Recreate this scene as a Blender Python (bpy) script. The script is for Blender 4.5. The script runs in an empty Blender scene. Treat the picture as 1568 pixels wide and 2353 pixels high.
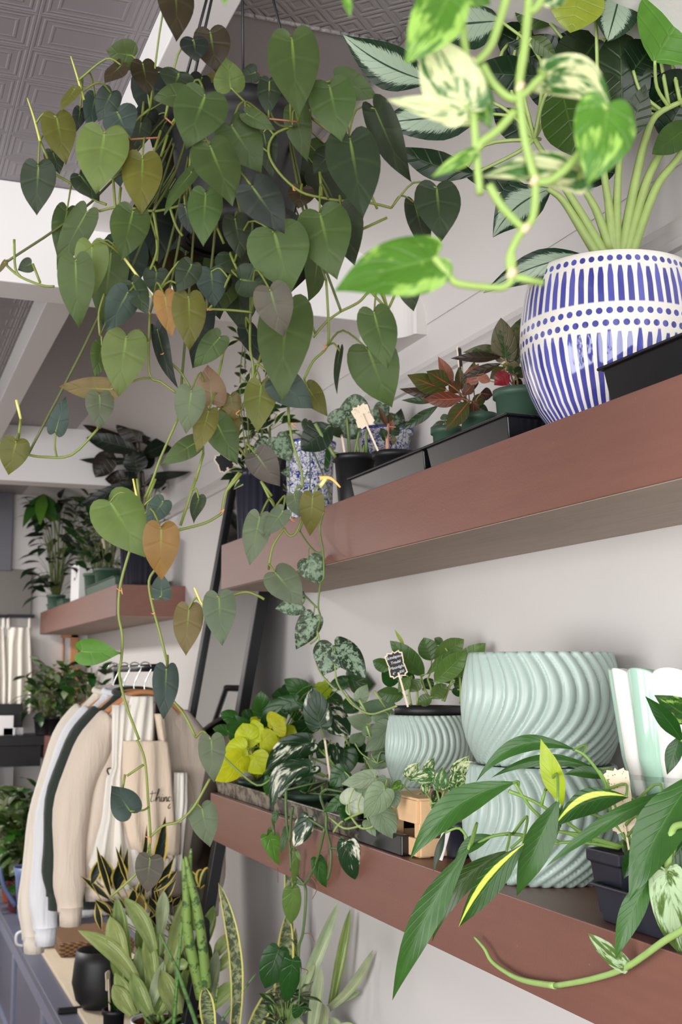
import bpy, math, random
from mathutils import Vector as V, Matrix
random.seed(11)
C = bpy.context.scene.collection
PI = math.pi
# ------------------------------------------------------------------ camera frame
F, CX, CY, H0 = 2800.0, 784.0, 1176.5, 1.55
TH = math.atan(376 / F)
PH = math.atan(1080 * math.cos(TH) / F)
FW = V((math.sin(PH) * math.cos(TH), math.cos(PH) * math.cos(TH), math.sin(TH)))
RT = V((math.cos(PH), -math.sin(PH), 0))
UP = RT.cross(FW)
EYE = V((0, 0, H0))
def ray(u, v): return FW + RT * ((u - CX) / F) - UP * ((v - CY) / F)
def P(u, v, Z): return EYE + ray(u, v) * Z
def PX(u, v, x): r = ray(u, v); return EYE + r * (x / r.x)
def PY(u, v, y): r = ray(u, v); return EYE + r * (y / r.y)
def PZ(u, v, z): r = ray(u, v); return EYE + r * ((z - H0) / r.z)
def dep(p): return (p - EYE).dot(FW)
def proj(p):
    d = p - EYE; z = d.dot(FW); return CX + F * d.dot(RT) / z, CY - F * d.dot(UP) / z
def at_u(u, x, z):
    """point with the given x and z that lies in image column u"""
    n = RT - FW * ((u - CX) / F)
    return V((x, -(n.x * x + n.z * (z - H0)) / n.y, z))
def zline(u, v, x): return PX(u, v, x).z
XF = 0.815                                  # shelf fronts
UB, UT = zline(784, 1290, XF), zline(784, 1150, XF)       # upper shelf bottom / top
LT, LB = zline(784, 1925, XF), zline(784, 2075, XF)       # lower shelf top / bottom
_r = ray(784, 1352); XW = _r.x * (UB - H0) / _r.z           # wall plane
BENCH = 0.5
CEIL = H0 + 0.955
# ------------------------------------------------------------------ colour
def lin(c): return tuple(((x / 255) / 12.92 if x / 255 <= 0.04045 else ((x / 255 + 0.055) / 1.055) ** 2.4) for x in c)
def L4(c): return (*lin(c), 1.0)
# ------------------------------------------------------------------ mesh builder
def rnd(a, b): return random.uniform(a, b)
class MB:
    def __init__(s): s.v, s.f, s.uv, s.c, s.m = [], [], [], [], []
    def add(s, vs, fs, uvs=None, col=(1, 1, 1), m=0):
        o = len(s.v); s.v += vs
        s.uv += uvs if uvs else [(0.5, 0.5)] * len(vs)
        s.c += [col] * len(vs)
        for f in fs: s.f.append(tuple(i + o for i in f)); s.m.append(m)
    def box(s, x0, x1, y0, y1, z0, z1, **k):
        vs = [V((x, y, z)) for z in (z0, z1) for y in (y0, y1) for x in (x0, x1)]
        s.add(vs, [(0, 2, 3, 1), (4, 5, 7, 6), (0, 1, 5, 4), (1, 3, 7, 5), (3, 2, 6, 7), (2, 0, 4, 6)], **k)
    def bar(s, a, b, w, t, n=None, **k):
        """rectangular bar from a to b, w across, t thick along n"""
        d = (b - a).normalized(); n = n or V((0, 0, 1)); n = (n - d * n.dot(d)).normalized(); q = d.cross(n)
        vs = [p + q * (i * w / 2) + n * (j * t / 2) for p in (a, b) for j in (-1, 1) for i in (-1, 1)]
        s.add(vs, [(0, 2, 3, 1), (4, 5, 7, 6), (0, 1, 5, 4), (1, 3, 7, 5), (3, 2, 6, 7), (2, 0, 4, 6)], **k)
    def tube(s, pts, r0, r1=None, seg=7, sub=4, smooth=True, cap=True, **k):
        r1 = r0 if r1 is None else r1
        pts = spline(pts, sub) if smooth and len(pts) > 2 else list(pts)
        n = len(pts); vs, fs, uvs = [], [], []
        t = (pts[1] - pts[0]).normalized(); a = V((0, 0, 1)) if abs(t.z) < 0.9 else V((1, 0, 0))
        nn = (a - t * a.dot(t)).normalized()
        for i, p in enumerate(pts):
            t = (pts[min(i + 1, n - 1)] - pts[max(i - 1, 0)])
            t = t.normalized() if t.length > 1e-9 else V((0, 0, 1))
            nn = nn - t * nn.dot(t); nn = nn.normalized() if nn.length > 1e-6 else t.orthogonal().normalized()
            b = t.cross(nn); q = i / (n - 1)
            r = r0(q) if callable(r0) else r0 + (r1 - r0) * q
            for j in range(seg):
                an = 2 * PI * j / seg
                vs.append(p + nn * (r * math.cos(an)) + b * (r * math.sin(an))); uvs.append((j / seg, q))
        for i in range(n - 1):
            for j in range(seg):
                j2 = (j + 1) % seg
                fs.append((i * seg + j, i * seg + j2, (i + 1) * seg + j2, (i + 1) * seg + j))
        if cap: fs += [tuple(range(seg - 1, -1, -1)), tuple((n - 1) * seg + j for j in range(seg))]
        s.add(vs, fs, uvs, **k)
    def lathe(s, prof, c, seg=40, rf=None, **k):
        """prof: (r,z) pairs; rf(theta, z, r) -> radius"""
        vs, fs, uvs = [], [], []; n = len(prof)
        for i, (r, z) in enumerate(prof):
            for j in range(seg):
                an = 2 * PI * j / seg; rr = rf(an, z, r) if rf else r
                vs.append(c + V((rr * math.cos(an), rr * math.sin(an), z))); uvs.append((j / seg, i / (n - 1)))
        for i in range(n - 1):
            for j in range(seg):
                j2 = (j + 1) % seg
                fs.append((i * seg + j, i * seg + j2, (i + 1) * seg + j2, (i + 1) * seg + j))
        s.add(vs, fs, uvs, **k)
    def disc(s, c, r, seg=24, nz=0.0, **k):
        vs = [c] + [c + V((r * math.cos(2 * PI * j / seg), r * math.sin(2 * PI * j / seg), rnd(-nz, nz))) for j in range(seg)]
        s.add(vs, [(0, 1 + j, 1 + (j + 1) % seg) for j in range(seg)], **k)
    def grid(s, fn, nu, nv, **k):
        vs, uvs = [], []
        for j in range(nv + 1):
            for i in range(nu + 1):
                vs.append(fn(i / nu, j / nv)); uvs.append((i / nu, j / nv))
        fs = [(j * (nu + 1) + i, j * (nu + 1) + i + 1, (j + 1) * (nu + 1) + i + 1, (j + 1) * (nu + 1) + i) for j in range(nv) for i in range(nu)]
        s.add(vs, fs, uvs, **k)
    def prism(s, poly, d, **k):
        n = len(poly); vs = list(poly) + [p + d for p in poly]
        s.add(vs, [tuple(range(n - 1, -1, -1)), tuple(range(n, 2 * n))] + [(i, (i + 1) % n, (i + 1) % n + n, i + n) for i in range(n)], **k)
    def build(s, name, mats, parent=None, smooth=True, bevel=0, solid=0, sub=0):
        me = bpy.data.meshes.new(name)
        o0 = parent['_w'] if parent is not None and '_w' in parent else (0, 0, 0)
        o0 = V(o0)
        me.from_pydata([tuple(p - o0) for p in s.v], [], s.f)
        uvl = me.uv_layers.new(name='UVMap')
        loops = [0] * len(me.loops); me.loops.foreach_get('vertex_index', loops)
        flat = []
        for i in loops: flat += s.uv[i]
        uvl.data.foreach_set('uv', flat)
        ca = me.color_attributes.new('tint', 'FLOAT_COLOR', 'POINT')
        flat = []
        for c in s.c: flat += [c[0], c[1], c[2], 1.0]
        ca.data.foreach_set('color', flat)
        for m in (mats if isinstance(mats, (list, tuple)) else [mats]): me.materials.append(m)
        me.polygons.foreach_set('material_index', s.m)
        me.polygons.foreach_set('use_smooth', [smooth] * len(me.polygons))
        me.update(); me.validate()
        o = bpy.data.objects.new(name, me); C.objects.link(o)
        if parent is not None: o.parent = parent; o['_w'] = tuple(o0)
        else: o['_w'] = (0, 0, 0)
        if solid: md = o.modifiers.new('solid', 'SOLIDIFY'); md.thickness = solid; md.offset = 0
        if bevel:
            md = o.modifiers.new('bevel', 'BEVEL'); md.width = bevel; md.segments = 2; md.limit_method = 'ANGLE'
        if sub: md = o.modifiers.new('sub', 'SUBSURF'); md.levels = sub; md.render_levels = sub
        return o
def spline(p, sub=4):
    out = []; n = len(p)
    for i in range(n - 1):
        a, b, c, d = p[max(i - 1, 0)], p[i], p[i + 1], p[min(i + 2, n - 1)]
        for k in range(sub):
            t = k / sub
            out.append(b * 1.0 + (c - a) * (0.5 * t) + (a * 2 - b * 5 + c * 4 - d) * (0.5 * t * t) + (b * 3 - a - c * 3 + d) * (0.5 * t ** 3))
    out.append(p[-1]); return out
def tag(o, label, cat, group=None):
    o['label'] = label; o['category'] = cat
    if group: o['group'] = group
    return o
def empty(name, loc, label=None, cat=None, group=None):
    o = bpy.data.objects.new(name, None); C.objects.link(o); o.location = loc; o['_w'] = tuple(loc); o.empty_display_size = 0.05
    if label: tag(o, label, cat, group)
    return o
def struct(name, mb, mats, **k):
    o = mb.build(name, mats, **k); o['kind'] = 'structure'; return o
# ------------------------------------------------------------------ materials
class NT:
    def __init__(s, name):
        s.mat = bpy.data.materials.new(name); s.mat.use_nodes = True
        s.nt = s.mat.node_tree; s.nt.nodes.clear()
        s.out = s.nt.nodes.new('ShaderNodeOutputMaterial')
    def n(s, t, **k):
        nd = s.nt.nodes.new(t)
        for a, b in k.items(): setattr(nd, a, b)
        return nd
    def put(s, sock, val):
        if hasattr(val, 'is_output'): s.nt.links.new(val, sock)
        elif isinstance(val, (tuple, list)) and len(val) == 3 and sock.type == 'RGBA': sock.default_value = (*val, 1)
        else: sock.default_value = val
    def M(s, op, a, b=0.0, c=0.0, clamp=False):
        nd = s.n('ShaderNodeMath', operation=op); nd.use_clamp = clamp
        for i, x in enumerate((a, b, c)): s.put(nd.inputs[i], x)
        return nd.outputs[0]
    def step(s, x, a, b, lo=0.0, hi=1.0):
        nd = s.n('ShaderNodeMapRange', interpolation_type='SMOOTHSTEP')
        for i, q in enumerate((x, a, b, lo, hi)): s.put(nd.inputs[i], q)
        return nd.outputs[0]
    def mix(s, f, a, b, bt='MIX'):
        nd = s.n('ShaderNodeMix', data_type='RGBA', blend_type=bt)
        s.put(nd.inputs[0], f); s.put(nd.inputs[6], a); s.put(nd.inputs[7], b)
        return nd.outputs[2]
    def noise(s, vec, scale, detail=3, rough=0.55, dist=0.0):
        nd = s.n('ShaderNodeTexNoise'); s.put(nd.inputs['Vector'], vec); nd.inputs['Scale'].default_value = scale
        nd.inputs['Detail'].default_value = detail; nd.inputs['Roughness'].default_value = rough; nd.inputs['Distortion'].default_value = dist
        return nd.outputs['Fac']
    def obj(s): return s.n('ShaderNodeTexCoord').outputs['Object']
    def pos(s): return s.n('ShaderNodeNewGeometry').outputs['Position']
    def sep(s, v): nd = s.n('ShaderNodeSeparateXYZ'); s.put(nd.inputs[0], v); return nd.outputs
    def comb(s, x, y, z):
        nd = s.n('ShaderNodeCombineXYZ')
        for i, q in enumerate((x, y, z)): s.put(nd.inputs[i], q)
        return nd.outputs[0]
    def mapv(s, v, sc):
        nd = s.n('ShaderNodeMapping'); s.put(nd.inputs[0], v); nd.inputs['Scale'].default_value = sc; return nd.outputs[0]
    def bump(s, h, st=0.3, d=0.01):
        nd = s.n('ShaderNodeBump'); nd.inputs['Strength'].default_value = st; nd.inputs['Distance'].default_value = d
        s.put(nd.inputs['Height'], h); return nd.outputs[0]
    def bsdf(s, col, rough=0.5, bump=None, **k):
        b = s.n('ShaderNodeBsdfPrincipled'); s.put(b.inputs['Base Color'], col); s.put(b.inputs['Roughness'], rough)
        if bump is not None: s.put(b.inputs['Normal'], bump)
        for a, q in k.items(): s.put(b.inputs[a.replace('_', ' ')], q)
        return b.outputs[0]
    def done(s, sh): s.put(s.out.inputs[0], sh); return s.mat
def simple(name, c, rough=0.5, var=0.12, sc=8.0, bump=0.0, bsc=60.0, stretch=None, **k):
    t = NT(name); v = t.obj()
    if stretch: v = t.mapv(v, stretch)
    f = t.noise(v, sc, 4)
    c = lin(c); a = tuple(x * (1 - var) for x in c); b = tuple(min(1, x * (1 + var)) for x in c)
    return t.done(t.bsdf(t.mix(f, a, b), rough, t.bump(t.noise(v, bsc, 3), bump, 0.003) if bump else None, **k))
def leaf_mat(name, kind='plain', rough=0.42, vein=0.35, nv=7.0, mid=(150, 180, 90), midw=0.05, alt=(225, 225, 190), trans=0.25, thr=0.5, nsc=22.0, bump=0.35, sheen=0.0, back=0.0, fade=1.0, vs=0.28, spec=0.3, midk=0.0):
    t = NT(name)
    uv = t.sep(t.n('ShaderNodeUVMap', uv_map='UVMap').outputs[0]); x, v = uv[0], uv[1]
    ss = t.M('SUBTRACT', t.M('MULTIPLY', x, 2.0), 1.0); s = t.M('ABSOLUTE', ss)
    tint = t.n('ShaderNodeVertexColor', layer_name='tint').outputs[0]
    pos = t.pos()
    nz = t.noise(pos, nsc, 4, 0.6)
    col = t.mix(t.noise(pos, 45.0, 3), t.mix(1.0, tint, (0.7, 0.72, 0.72), 'MULTIPLY'), t.mix(1.0, tint, (1.28, 1.26, 1.15), 'MULTIPLY'))
    # side veins
    q = t.M('SUBTRACT', t.M('MULTIPLY', v, nv), t.M('MULTIPLY', t.M('POWER', s, 0.8), nv * vs))
    tri = t.M('ABSOLUTE', t.M('SUBTRACT', t.M('FRACT', q), 0.5))
    vm = t.step(tri, 0.36, 0.5)
    m = None
    if kind == 'marble': m = t.step(t.M('ADD', t.noise(t.comb(t.M('MULTIPLY', ss, 1.1), t.M('MULTIPLY', q, 0.32), t.M('MULTIPLY', t.sep(pos)[0], 14.0)), 1.9, 5, 0.6), t.M('MULTIPLY', t.noise(pos, 10.0, 2), 0.4)), thr + 0.16, thr + 0.27)
    elif kind == 'margin': m = t.step(t.M('ADD', s, t.M('MULTIPLY', t.M('SUBTRACT', nz, 0.5), 0.5)), thr, thr + 0.12)
    elif kind == 'silver':
        st = t.noise(t.comb(t.M('MULTIPLY', s, 0.7), t.M('MULTIPLY', q, 2.2), 0.0), 3.0, 4, 0.7)
        m = t.M('SUBTRACT', 1.0, t.step(t.M('ADD', s, t.M('MULTIPLY', t.M('SUBTRACT', st, 0.5), 0.9)), thr, thr + 0.1))
        m = t.M('MULTIPLY', m, t.step(s, 0.02, 0.06))
    elif kind == 'splash': m = t.step(t.M('ADD', t.noise(pos, nsc * 5, 5, 0.7), t.M('MULTIPLY', t.M('SUBTRACT', 1.0, s), 0.12)), thr, thr + 0.09)
    elif kind == 'band':
        bn = t.noise(t.comb(t.M('MULTIPLY', ss, 0.5), t.M('MULTIPLY', v, 9.0), t.M('MULTIPLY', t.sep(pos)[0], 3.0)), 2.4, 5, 0.75, 0.6)
        m = t.M('MULTIPLY', t.step(bn, thr - 0.07, thr + 0.05), 0.85)
    elif kind == 'stripe': m = t.step(t.M('ABSOLUTE', t.M('SUBTRACT', t.M('ADD', ss, t.M('MULTIPLY', t.M('SUBTRACT', nz, 0.5), 0.15)), 0.4)), 0.27, 0.17)
    elif kind == 'lines':
        m = t.step(t.noise(t.comb(t.M('MULTIPLY', ss, 2.2), t.M('MULTIPLY', v, 0.4), 0.3), 2.6, 3, 0.6), thr, thr + 0.08)
    if m is not None: col = t.mix(m, col, lin(alt))
    if kind == 'band': col = t.mix(t.step(s, 0.74, 0.8), col, lin((205, 200, 110)))
    mm = t.M('SUBTRACT', 1.0, t.step(s, midw * 0.5, midw * 1.6))
    mm = t.M('MULTIPLY', mm, t.step(v, fade, 0.15, 0.06, 0.95))
    col = t.mix(t.M('MULTIPLY', vm, vein * 0.3), col, t.mix(0.55, col, lin(mid)))
    col = t.mix(t.M('MULTIPLY', mm, min(1.0, vein * 2.2 + midk)), col, lin(mid))
    if back:
        bf = t.n('ShaderNodeNewGeometry').outputs['Backfacing']
        col = t.mix(t.M('MULTIPLY', bf, back), col, lin((165, 125, 100)))
    h = t.M('SUBTRACT', t.M('MULTIPLY', t.noise(pos, 90.0, 2), 0.25), t.M('MULTIPLY', t.M('MAXIMUM', vm, mm), 0.8))
    b = t.bsdf(col, rough, t.bump(h, bump, 0.002), Sheen_Weight=sheen, Specular_IOR_Level=spec)
    tr = t.n('ShaderNodeBsdfTranslucent'); t.put(tr.inputs[0], t.mix(1.0, col, (1.15, 1.2, 0.7), 'MULTIPLY'))
    mx = t.n('ShaderNodeMixShader'); mx.inputs[0].default_value = trans
    t.put(mx.inputs[1], b); t.put(mx.inputs[2], tr.outputs[0])
    return t.done(mx.outputs[0])
# ------------------------------------------------------------------ leaves
SH = {
 'heart': [(0, .7), (.05, .86), (.12, .96), (.22, 1), (.36, .99), (.48, .91), (.6, .76), (.71, .57), (.81, .35), (.89, .18), (.95, .07), (1, .0)],
 'pothos': [(0, .55), (.06, .75), (.15, .92), (.28, 1), (.42, .95), (.55, .83), (.68, .66), (.8, .44), (.9, .22), (.96, .09), (1, 0)],
 'oval': [(0, .06), (.05, .34), (.12, .6), (.25, .88), (.4, 1), (.55, .99), (.7, .85), (.82, .6), (.91, .35), (.97, .15), (1, 0)],
 'lance': [(0, .05), (.06, .25), (.15, .52), (.3, .88), (.42, 1), (.55, .95), (.68, .76), (.8, .5), (.9, .25), (.96, .1), (1, 0)],
 'blade': [(0, .5), (.15, .66), (.35, .88), (.55, 1), (.7, .92), (.82, .7), (.91, .42), (.97, .18), (1, 0)],
 'sword': [(0, .75), (.2, .85), (.45, 1), (.7, .92), (.85, .66), (.94, .34), (1, 0)],
}
def prof(sh, t):
    p = SH[sh]
    for (a, b), (c, d) in zip(p, p[1:]):
        if t <= c: k = (t - a) / (c - a); return b + (d - b) * k
    return 0.0
OUT = {
 'heart': [(0, 0), (.1, -.05), (.25, -.095), (.42, -.115), (.6, -.1), (.76, -.055), (.89, .02), (.97, .12), (1, .23), (.98, .34), (.91, .45), (.79, .56), (.64, .665), (.47, .76), (.3, .845), (.16, .915), (.06, .965), (0, 1)],
 'pothos': [(0, 0), (.1, -.03), (.24, -.06), (.4, -.07), (.57, -.055), (.73, -.015), (.86, .06), (.95, .16), (1, .28), (.99, .4), (.93, .52), (.82, .63), (.67, .735), (.49, .825), (.3, .9), (.14, .955), (.04, .985), (0, 1)]}
def outline(sh, t):
    p = OUT[sh]; k = t * (len(p) - 1); i = min(int(k), len(p) - 2); q = k - i
    a, b, c, d = p[max(i - 1, 0)], p[i], p[i + 1], p[min(i + 2, len(p) - 1)]
    return [b[n] + .5 * q * ((c[n] - a[n]) + q * ((2 * a[n] - 5 * b[n] + 4 * c[n] - d[n]) + q * (3 * b[n] - a[n] - 3 * c[n] + d[n]))) for n in (0, 1)]
def leaf3(mb, B, T, N, W, sh='heart', col=(1, 1, 1), bend=0.08, fold=0.12, arc=0.0, nu=6, nv=11, m=0, wav=0.0, droop=0.0):
    ax = T - B; Ln = ax.length; d = ax / Ln
    N = N - d * N.dot(d); N = N.normalized() if N.length > 1e-6 else d.orthogonal().normalized()
    S = d.cross(N)
    ph = rnd(0, 6)
    vs, uvs = [], []
    fan = sh in OUT
    if fan:
        nv = int(nv * 1.45)
        for j in range(nv + 1):
            t = j / nv; ox, oa = outline(sh, t); ma = t ** 1.9
            for i in range(nu + 1):
                s = 2 * i / nu - 1; k = abs(s)
                a = ma + (oa - ma) * k + .10 * k * (1 - k) * (1 - t); x = ox * s * W / 2; aa = min(1, max(0, a))
                off = bend * Ln * 4 * aa * (1 - aa) - fold * (ox * W / 2) * (1 - k) + wav * W * math.sin(8 * t + ph + (2 if s > 0 else 0)) * s * s - droop * Ln * aa * aa - .10 * W * (ox * s) ** 4
                vs.append(B + d * (a * Ln) + S * (x + arc * Ln * 4 * aa * (1 - aa)) + N * off); uvs.append((i / nu, t))
    for j in range(0 if fan else nv + 1):
        t = j / nv
        w = prof(sh, t) * W / 2; k4 = 4 * t * (1 - t)
        for i in range(nu + 1):
            s = 2 * i / nu - 1
            a = t
            off = bend * Ln * k4 - fold * w * (1 - abs(s)) * 1.0 + wav * W * math.sin(9 * t + ph + (2 if s > 0 else 0)) * s * s - droop * Ln * t * t
            vs.append(B + d * (a * Ln) + S * (s * w + arc * Ln * k4) + N * off); uvs.append((i / nu, t))
    fs = [(j * (nu + 1) + i, (j + 1) * (nu + 1) + i, (j + 1) * (nu + 1) + i + 1, j * (nu + 1) + i + 1) for j in range(nv) for i in range(nu)]
    fs = [tuple(reversed(f)) for f in fs]
    mb.add(vs, fs, uvs, col=col, m=m)
CR = {1: (0, 0, 2), 2: (784, 0, 2), 3: (0, 550, 2), 4: (784, 550, 2), 5: (0, 1100, 2), 6: (784, 1100, 2), 7: (0, 1700, 2), 8: (784, 1700, 2), 0: (0, 0, 1),
 'A': (470, 1000, 3.92), 'B': (470, 1450, 3.484), 'D': (820, 1430, 3.989), 'E': (560, 1820, 4.415), 'F': (180, 1500, 4.356), 'G': (180, 1880, 3.92),
 'H': (1280, 1500, 2.757), 'I': (630, 860, 4.238), 'J': (180, 820, 4.203), 'K': (480, 700, 5.6), 'M': (920, 690, 4.126), 'N': (1040, 1480, 3.733),
 'O': (400, 1020, 3.3625), 'R': (0, 1080, 5.227), 'S': (0, 1380, 5.227), 'T': (0, 1780, 4.107)}
def cpx(cr, x, y): o = CR[cr]; return o[0] + x / o[2], o[1] + y / o[2]
PAL = {}; PK = 0.66
def pal(k):
    if k in MICK: return tuple(x * MICF for x in pal_(k))
    return pal_(k)
MICK, MICF = '', 1.0
def pal_(k):
    c = lin(PAL[k]); a = rnd(0.88, 1.12) * PK; return tuple(x * a * rnd(0.95, 1.05) for x in c)
def clampw(p):
    # keep foliage on the room side of the wall
    return EYE + (p - EYE) * ((XW - .012) / p.x) if p.x > XW - .012 else p
class Plant:
    """leaves and stems read along the photograph's sight lines, each at its own real depth"""
    def __init__(s, name, loc, label, cat='plant', group=None, Z=None, plane=None, mats=None, stemcol=(120, 150, 60), pet=0.0016):
        s.e = empty(name, loc, label, cat, group); s.fol, s.st = MB(), MB(); s.loc = V(loc)
        s.Z, s.plane = Z, plane; s.mats = mats or []; s.paths = []; s.open = []; s.sc = stemcol; s.pet = pet
    def pt(s, u, v, dz=0.0):
        if s.plane is not None: p = PX(u, v, s.plane); return EYE + (p - EYE) * (1 + dz / dep(p))
        return clampw(P(u, v, s.Z + dz))
    def L(s, cr, txt, m=0, sh="heart", jit=0.02, roll=16, tipz=0.22, fold=0.14, bend=0.07, nu=6, nv=11, z=0.0, wav=0.03, root=True, wk=1.06):
        for e in txt.split(';'):
            w = e.split()
            if len(w) < 4: continue
            b = [float(q) for q in w[0].split(',')]; t = [float(q) for q in w[1].split(',')]
            kw = dict(q.split('=') for q in w[4:])
            dz = z + float(kw.get('z', 0)) + rnd(-jit, jit)
            B = s.pt(*cpx(cr, *b), dz); Zb = dep(B)
            Lp = math.hypot(t[0] - b[0], t[1] - b[1]) / CR[cr][2] * Zb / F
            tz = float(kw['d']) if 'd' in kw else rnd(-tipz, tipz)
            T = EYE + ray(*cpx(cr, *t)) * (Zb + tz * Lp); T = clampw(T)
            W = float(w[2]) / CR[cr][2] * Zb / F * wk
            N = EYE - (B + T) / 2; d = (T - B).normalized(); N = (N - d * N.dot(d)).normalized()
            rl = math.radians(float(kw['r']) if 'r' in kw else rnd(-roll, roll))
            N = Matrix.Rotation(rl, 3, d) @ N
            leaf3(s.fol, B, T, N, W / max(0.5, math.cos(rl)), kw.get('s', sh), pal(w[3]), float(kw.get('b', bend)), float(kw.get('f', fold)), float(kw.get('a', 0)), nu, nv, int(kw.get('m', m)), wav)
            if root: s.open.append((B, d))
    def S(s, cr, txt, r=3.0, r1=None, z=0.0, col=None, m=0, path=True, seg=7):
        """stems: px polylines, r = radius in photo px"""
        for line in txt.split(';'):
            p = [tuple(float(q) for q in w.split(',')) for w in line.split()]
            if len(p) < 2: continue
            pts = [s.pt(*cpx(cr, a, b), z) for a, b in p]
            k = dep(pts[0]) / F
            s.st.tube(pts, r * k, (r1 if r1 is not None else r) * k, seg=seg, col=lin(col or s.sc), m=m)
            if path: s.paths += spline(pts, 4) if len(pts) > 2 else [pts[0].lerp(pts[1], q / 4) for q in range(5)]
    def petioles(s, roots=None, maxd=0.25, col=None, sag=0.12):
        pts = s.paths + (roots or [])
        if not pts: return
        for B, d in s.open:
            q = min(pts, key=lambda p: (p - B).length)
            D = (q - B).length
            if D > maxd: q = B + (q - B) * 1.0
            if D < 0.003: continue
            mid = B.lerp(q, 0.5) - d * (0.18 * D) + V((0, 0, sag * D))
            s.st.tube([B + d * 0.002, mid, q], s.pet * 0.8, s.pet, seg=5, sub=4, col=lin(col or s.sc))
        s.open = []
    def done(s, stem_mat, fname='foliage', sname='stem'):
        if s.fol.v: s.fol.build(fname, s.mats, s.e)
        if s.st.v: s.st.build(sname, stem_mat, s.e)
        return s.e
def bush(pl, base, n, R, Hh, ln, wd, sh, cols, m=0, up=0.5, nu=3, nv=6, petr=0.0012, lo=0.15, droop=0.3, stem=True):
    """generic potted foliage: n leaves on petioles from the base point"""
    for i in range(n):
        a = rnd(0, 2 * PI); k = math.sqrt(rnd(0.05, 1)); h = rnd(lo, 1) * Hh
        out = V((math.cos(a), math.sin(a), 0))
        B = base + out * (R * k * 0.7) + V((0, 0, h))
        d = (out * rnd(0.5, 1) + V((0, 0, rnd(-droop, up)))).normalized()
        l = ln * rnd(0.7, 1.15); T = B + d * l
        N = V((0, 0, 1)) + out * 0.35 + V((rnd(-.5, .2), rnd(-.7, 0), 0))
        leaf3(pl.fol, B, T, N, wd * rnd(0.8, 1.15), sh, pal(random.choice(cols)), 0.12, 0.15, 0, nu, nv, m, 0.03)
        if stem: pl.st.tube([base + out * R * 0.1, base.lerp(B, 0.5) + V((0, 0, h * 0.15)), B], petr, petr * 0.7, seg=4, sub=3, col=lin(pl.sc))
# ------------------------------------------------------------------ shared materials
def wallpaint(name, c, bs=0.12):
    t = NT(name); v = t.pos()
    f = t.noise(v, 1.3, 3); a = lin(c); b = tuple(q * 0.93 for q in a)
    h = t.M('ADD', t.M('MULTIPLY', t.noise(t.mapv(v, (1, 90, 3)), 4, 3), 0.6), t.noise(v, 120, 2))
    return t.done(t.bsdf(t.mix(f, a, b), 0.55, t.bump(h, bs, 0.002)))
MW = wallpaint('wall_paint', (212, 208, 206))
MWH = wallpaint('white_trim_paint', (238, 236, 233), 0.05)
MBEAM = wallpaint('beam_paint', (228, 226, 226), 0.05)
def brown(name, a, b):
    t = NT(name); v = t.pos()
    f = t.noise(t.mapv(v, (6, 1.2, 14)), 5, 4); g = t.noise(v, 260, 2)
    sp = t.step(t.noise(v, 150, 2), 0.74, 0.8)
    col = t.mix(t.M('MULTIPLY', sp, 0.35), t.mix(f, lin(a), lin(b)), lin((190, 160, 145)))
    return t.done(t.bsdf(col, 0.42, t.bump(t.M('ADD', t.M('MULTIPLY', f, 0.6), g), 0.12, 0.002)))
MSH = brown('brown_shelf_paint', (128, 88, 75), (114, 75, 66))
def plywood(name, a, b):
    t = NT(name); v = t.pos()
    w = t.noise(t.mapv(v, (14, 1.0, 10)), 3, 5, 0.6, 1.5)
    k = t.step(t.noise(t.mapv(v, (16, 2.5, 4)), 3, 2), 0.7, 0.78)
    return t.done(t.bsdf(t.mix(t.M('MULTIPLY', k, 0.5), t.mix(w, lin(a), lin(b)), lin((90, 80, 72))), 0.7, t.bump(w, 0.1, 0.002)))
MUND = plywood('bare_plywood', (150, 134, 122), (176, 158, 145))
MWOOD = plywood('pale_wood', (214, 174, 128), (228, 192, 150))
MFLOOR = plywood('oak_floor', (104, 78, 58), (84, 62, 46))
MWD = wallpaint('grey_wall_paint', (64, 62, 60))
MBENCH = simple('bench_paint', (98, 100, 118), 0.45, 0.08, 3)
MGRN = simple('green_nursery_plastic', (62, 88, 72), 0.5, 0.15, 20)
MBLK = simple('black_nursery_plastic', (20, 21, 23), 0.5, 0.2, 20)
MNAVY = simple('dark_navy_plastic', (38, 40, 52), 0.42, 0.15, 20)
def ribbed_dirty(name):
    t = NT(name); v = t.obj()
    m = t.step(t.noise(v, 26, 5, 0.7), 0.44, 0.58)
    return t.done(t.bsdf(t.mix(m, lin((30, 29, 28)), lin((128, 120, 106))), 0.3, t.bump(m, 0.1, 0.002)))
MTRAY = simple('black_tray_plastic', (18, 19, 22), 0.22, 0.3, 30)
MDUST = ribbed_dirty('dusty_tray_plastic')
MSOIL = simple('potting_soil', (58, 38, 28), 0.95, 0.5, 120, bump=1.0, bsc=200)
MBARK = simple('bark_chips', (128, 84, 52), 0.9, 0.6, 110, bump=1.0, bsc=150)
t = NT('plant_stem'); cc = t.n('ShaderNodeVertexColor', layer_name='tint').outputs[0]
MSTEM = t.done(t.bsdf(t.mix(t.noise(t.pos(), 60, 2), t.mix(1.0, cc, (0.85, 0.85, 0.85), 'MULTIPLY'), t.mix(1.0, cc, (1.15, 1.15, 1.1), 'MULTIPLY')), 0.5, Subsurface_Weight=0.0))
MBM = simple('black_metal', (22, 22, 26), 0.35, 0.15, 10, Metallic=0.3)
# ------------------------------------------------------------------ room shell
XL, YB, YF = -3.4, -1.9, 6.6
b = MB(); b.box(XW, XW + 0.12, YB - 0.1, YF, 0, CEIL + 0.3); struct('wall_right', b, MW, smooth=False)
b = MB(); b.box(XL - 0.1, XW + 0.12, YF, YF + 0.12, 0, CEIL + 0.3); struct('wall_far', b, MW, smooth=False)
b = MB(); b.box(XL - 0.1, XW + 0.12, YB - 0.1, YF + 0.12, -0.06, 0); struct('floor', b, MFLOOR, smooth=False)
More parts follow.
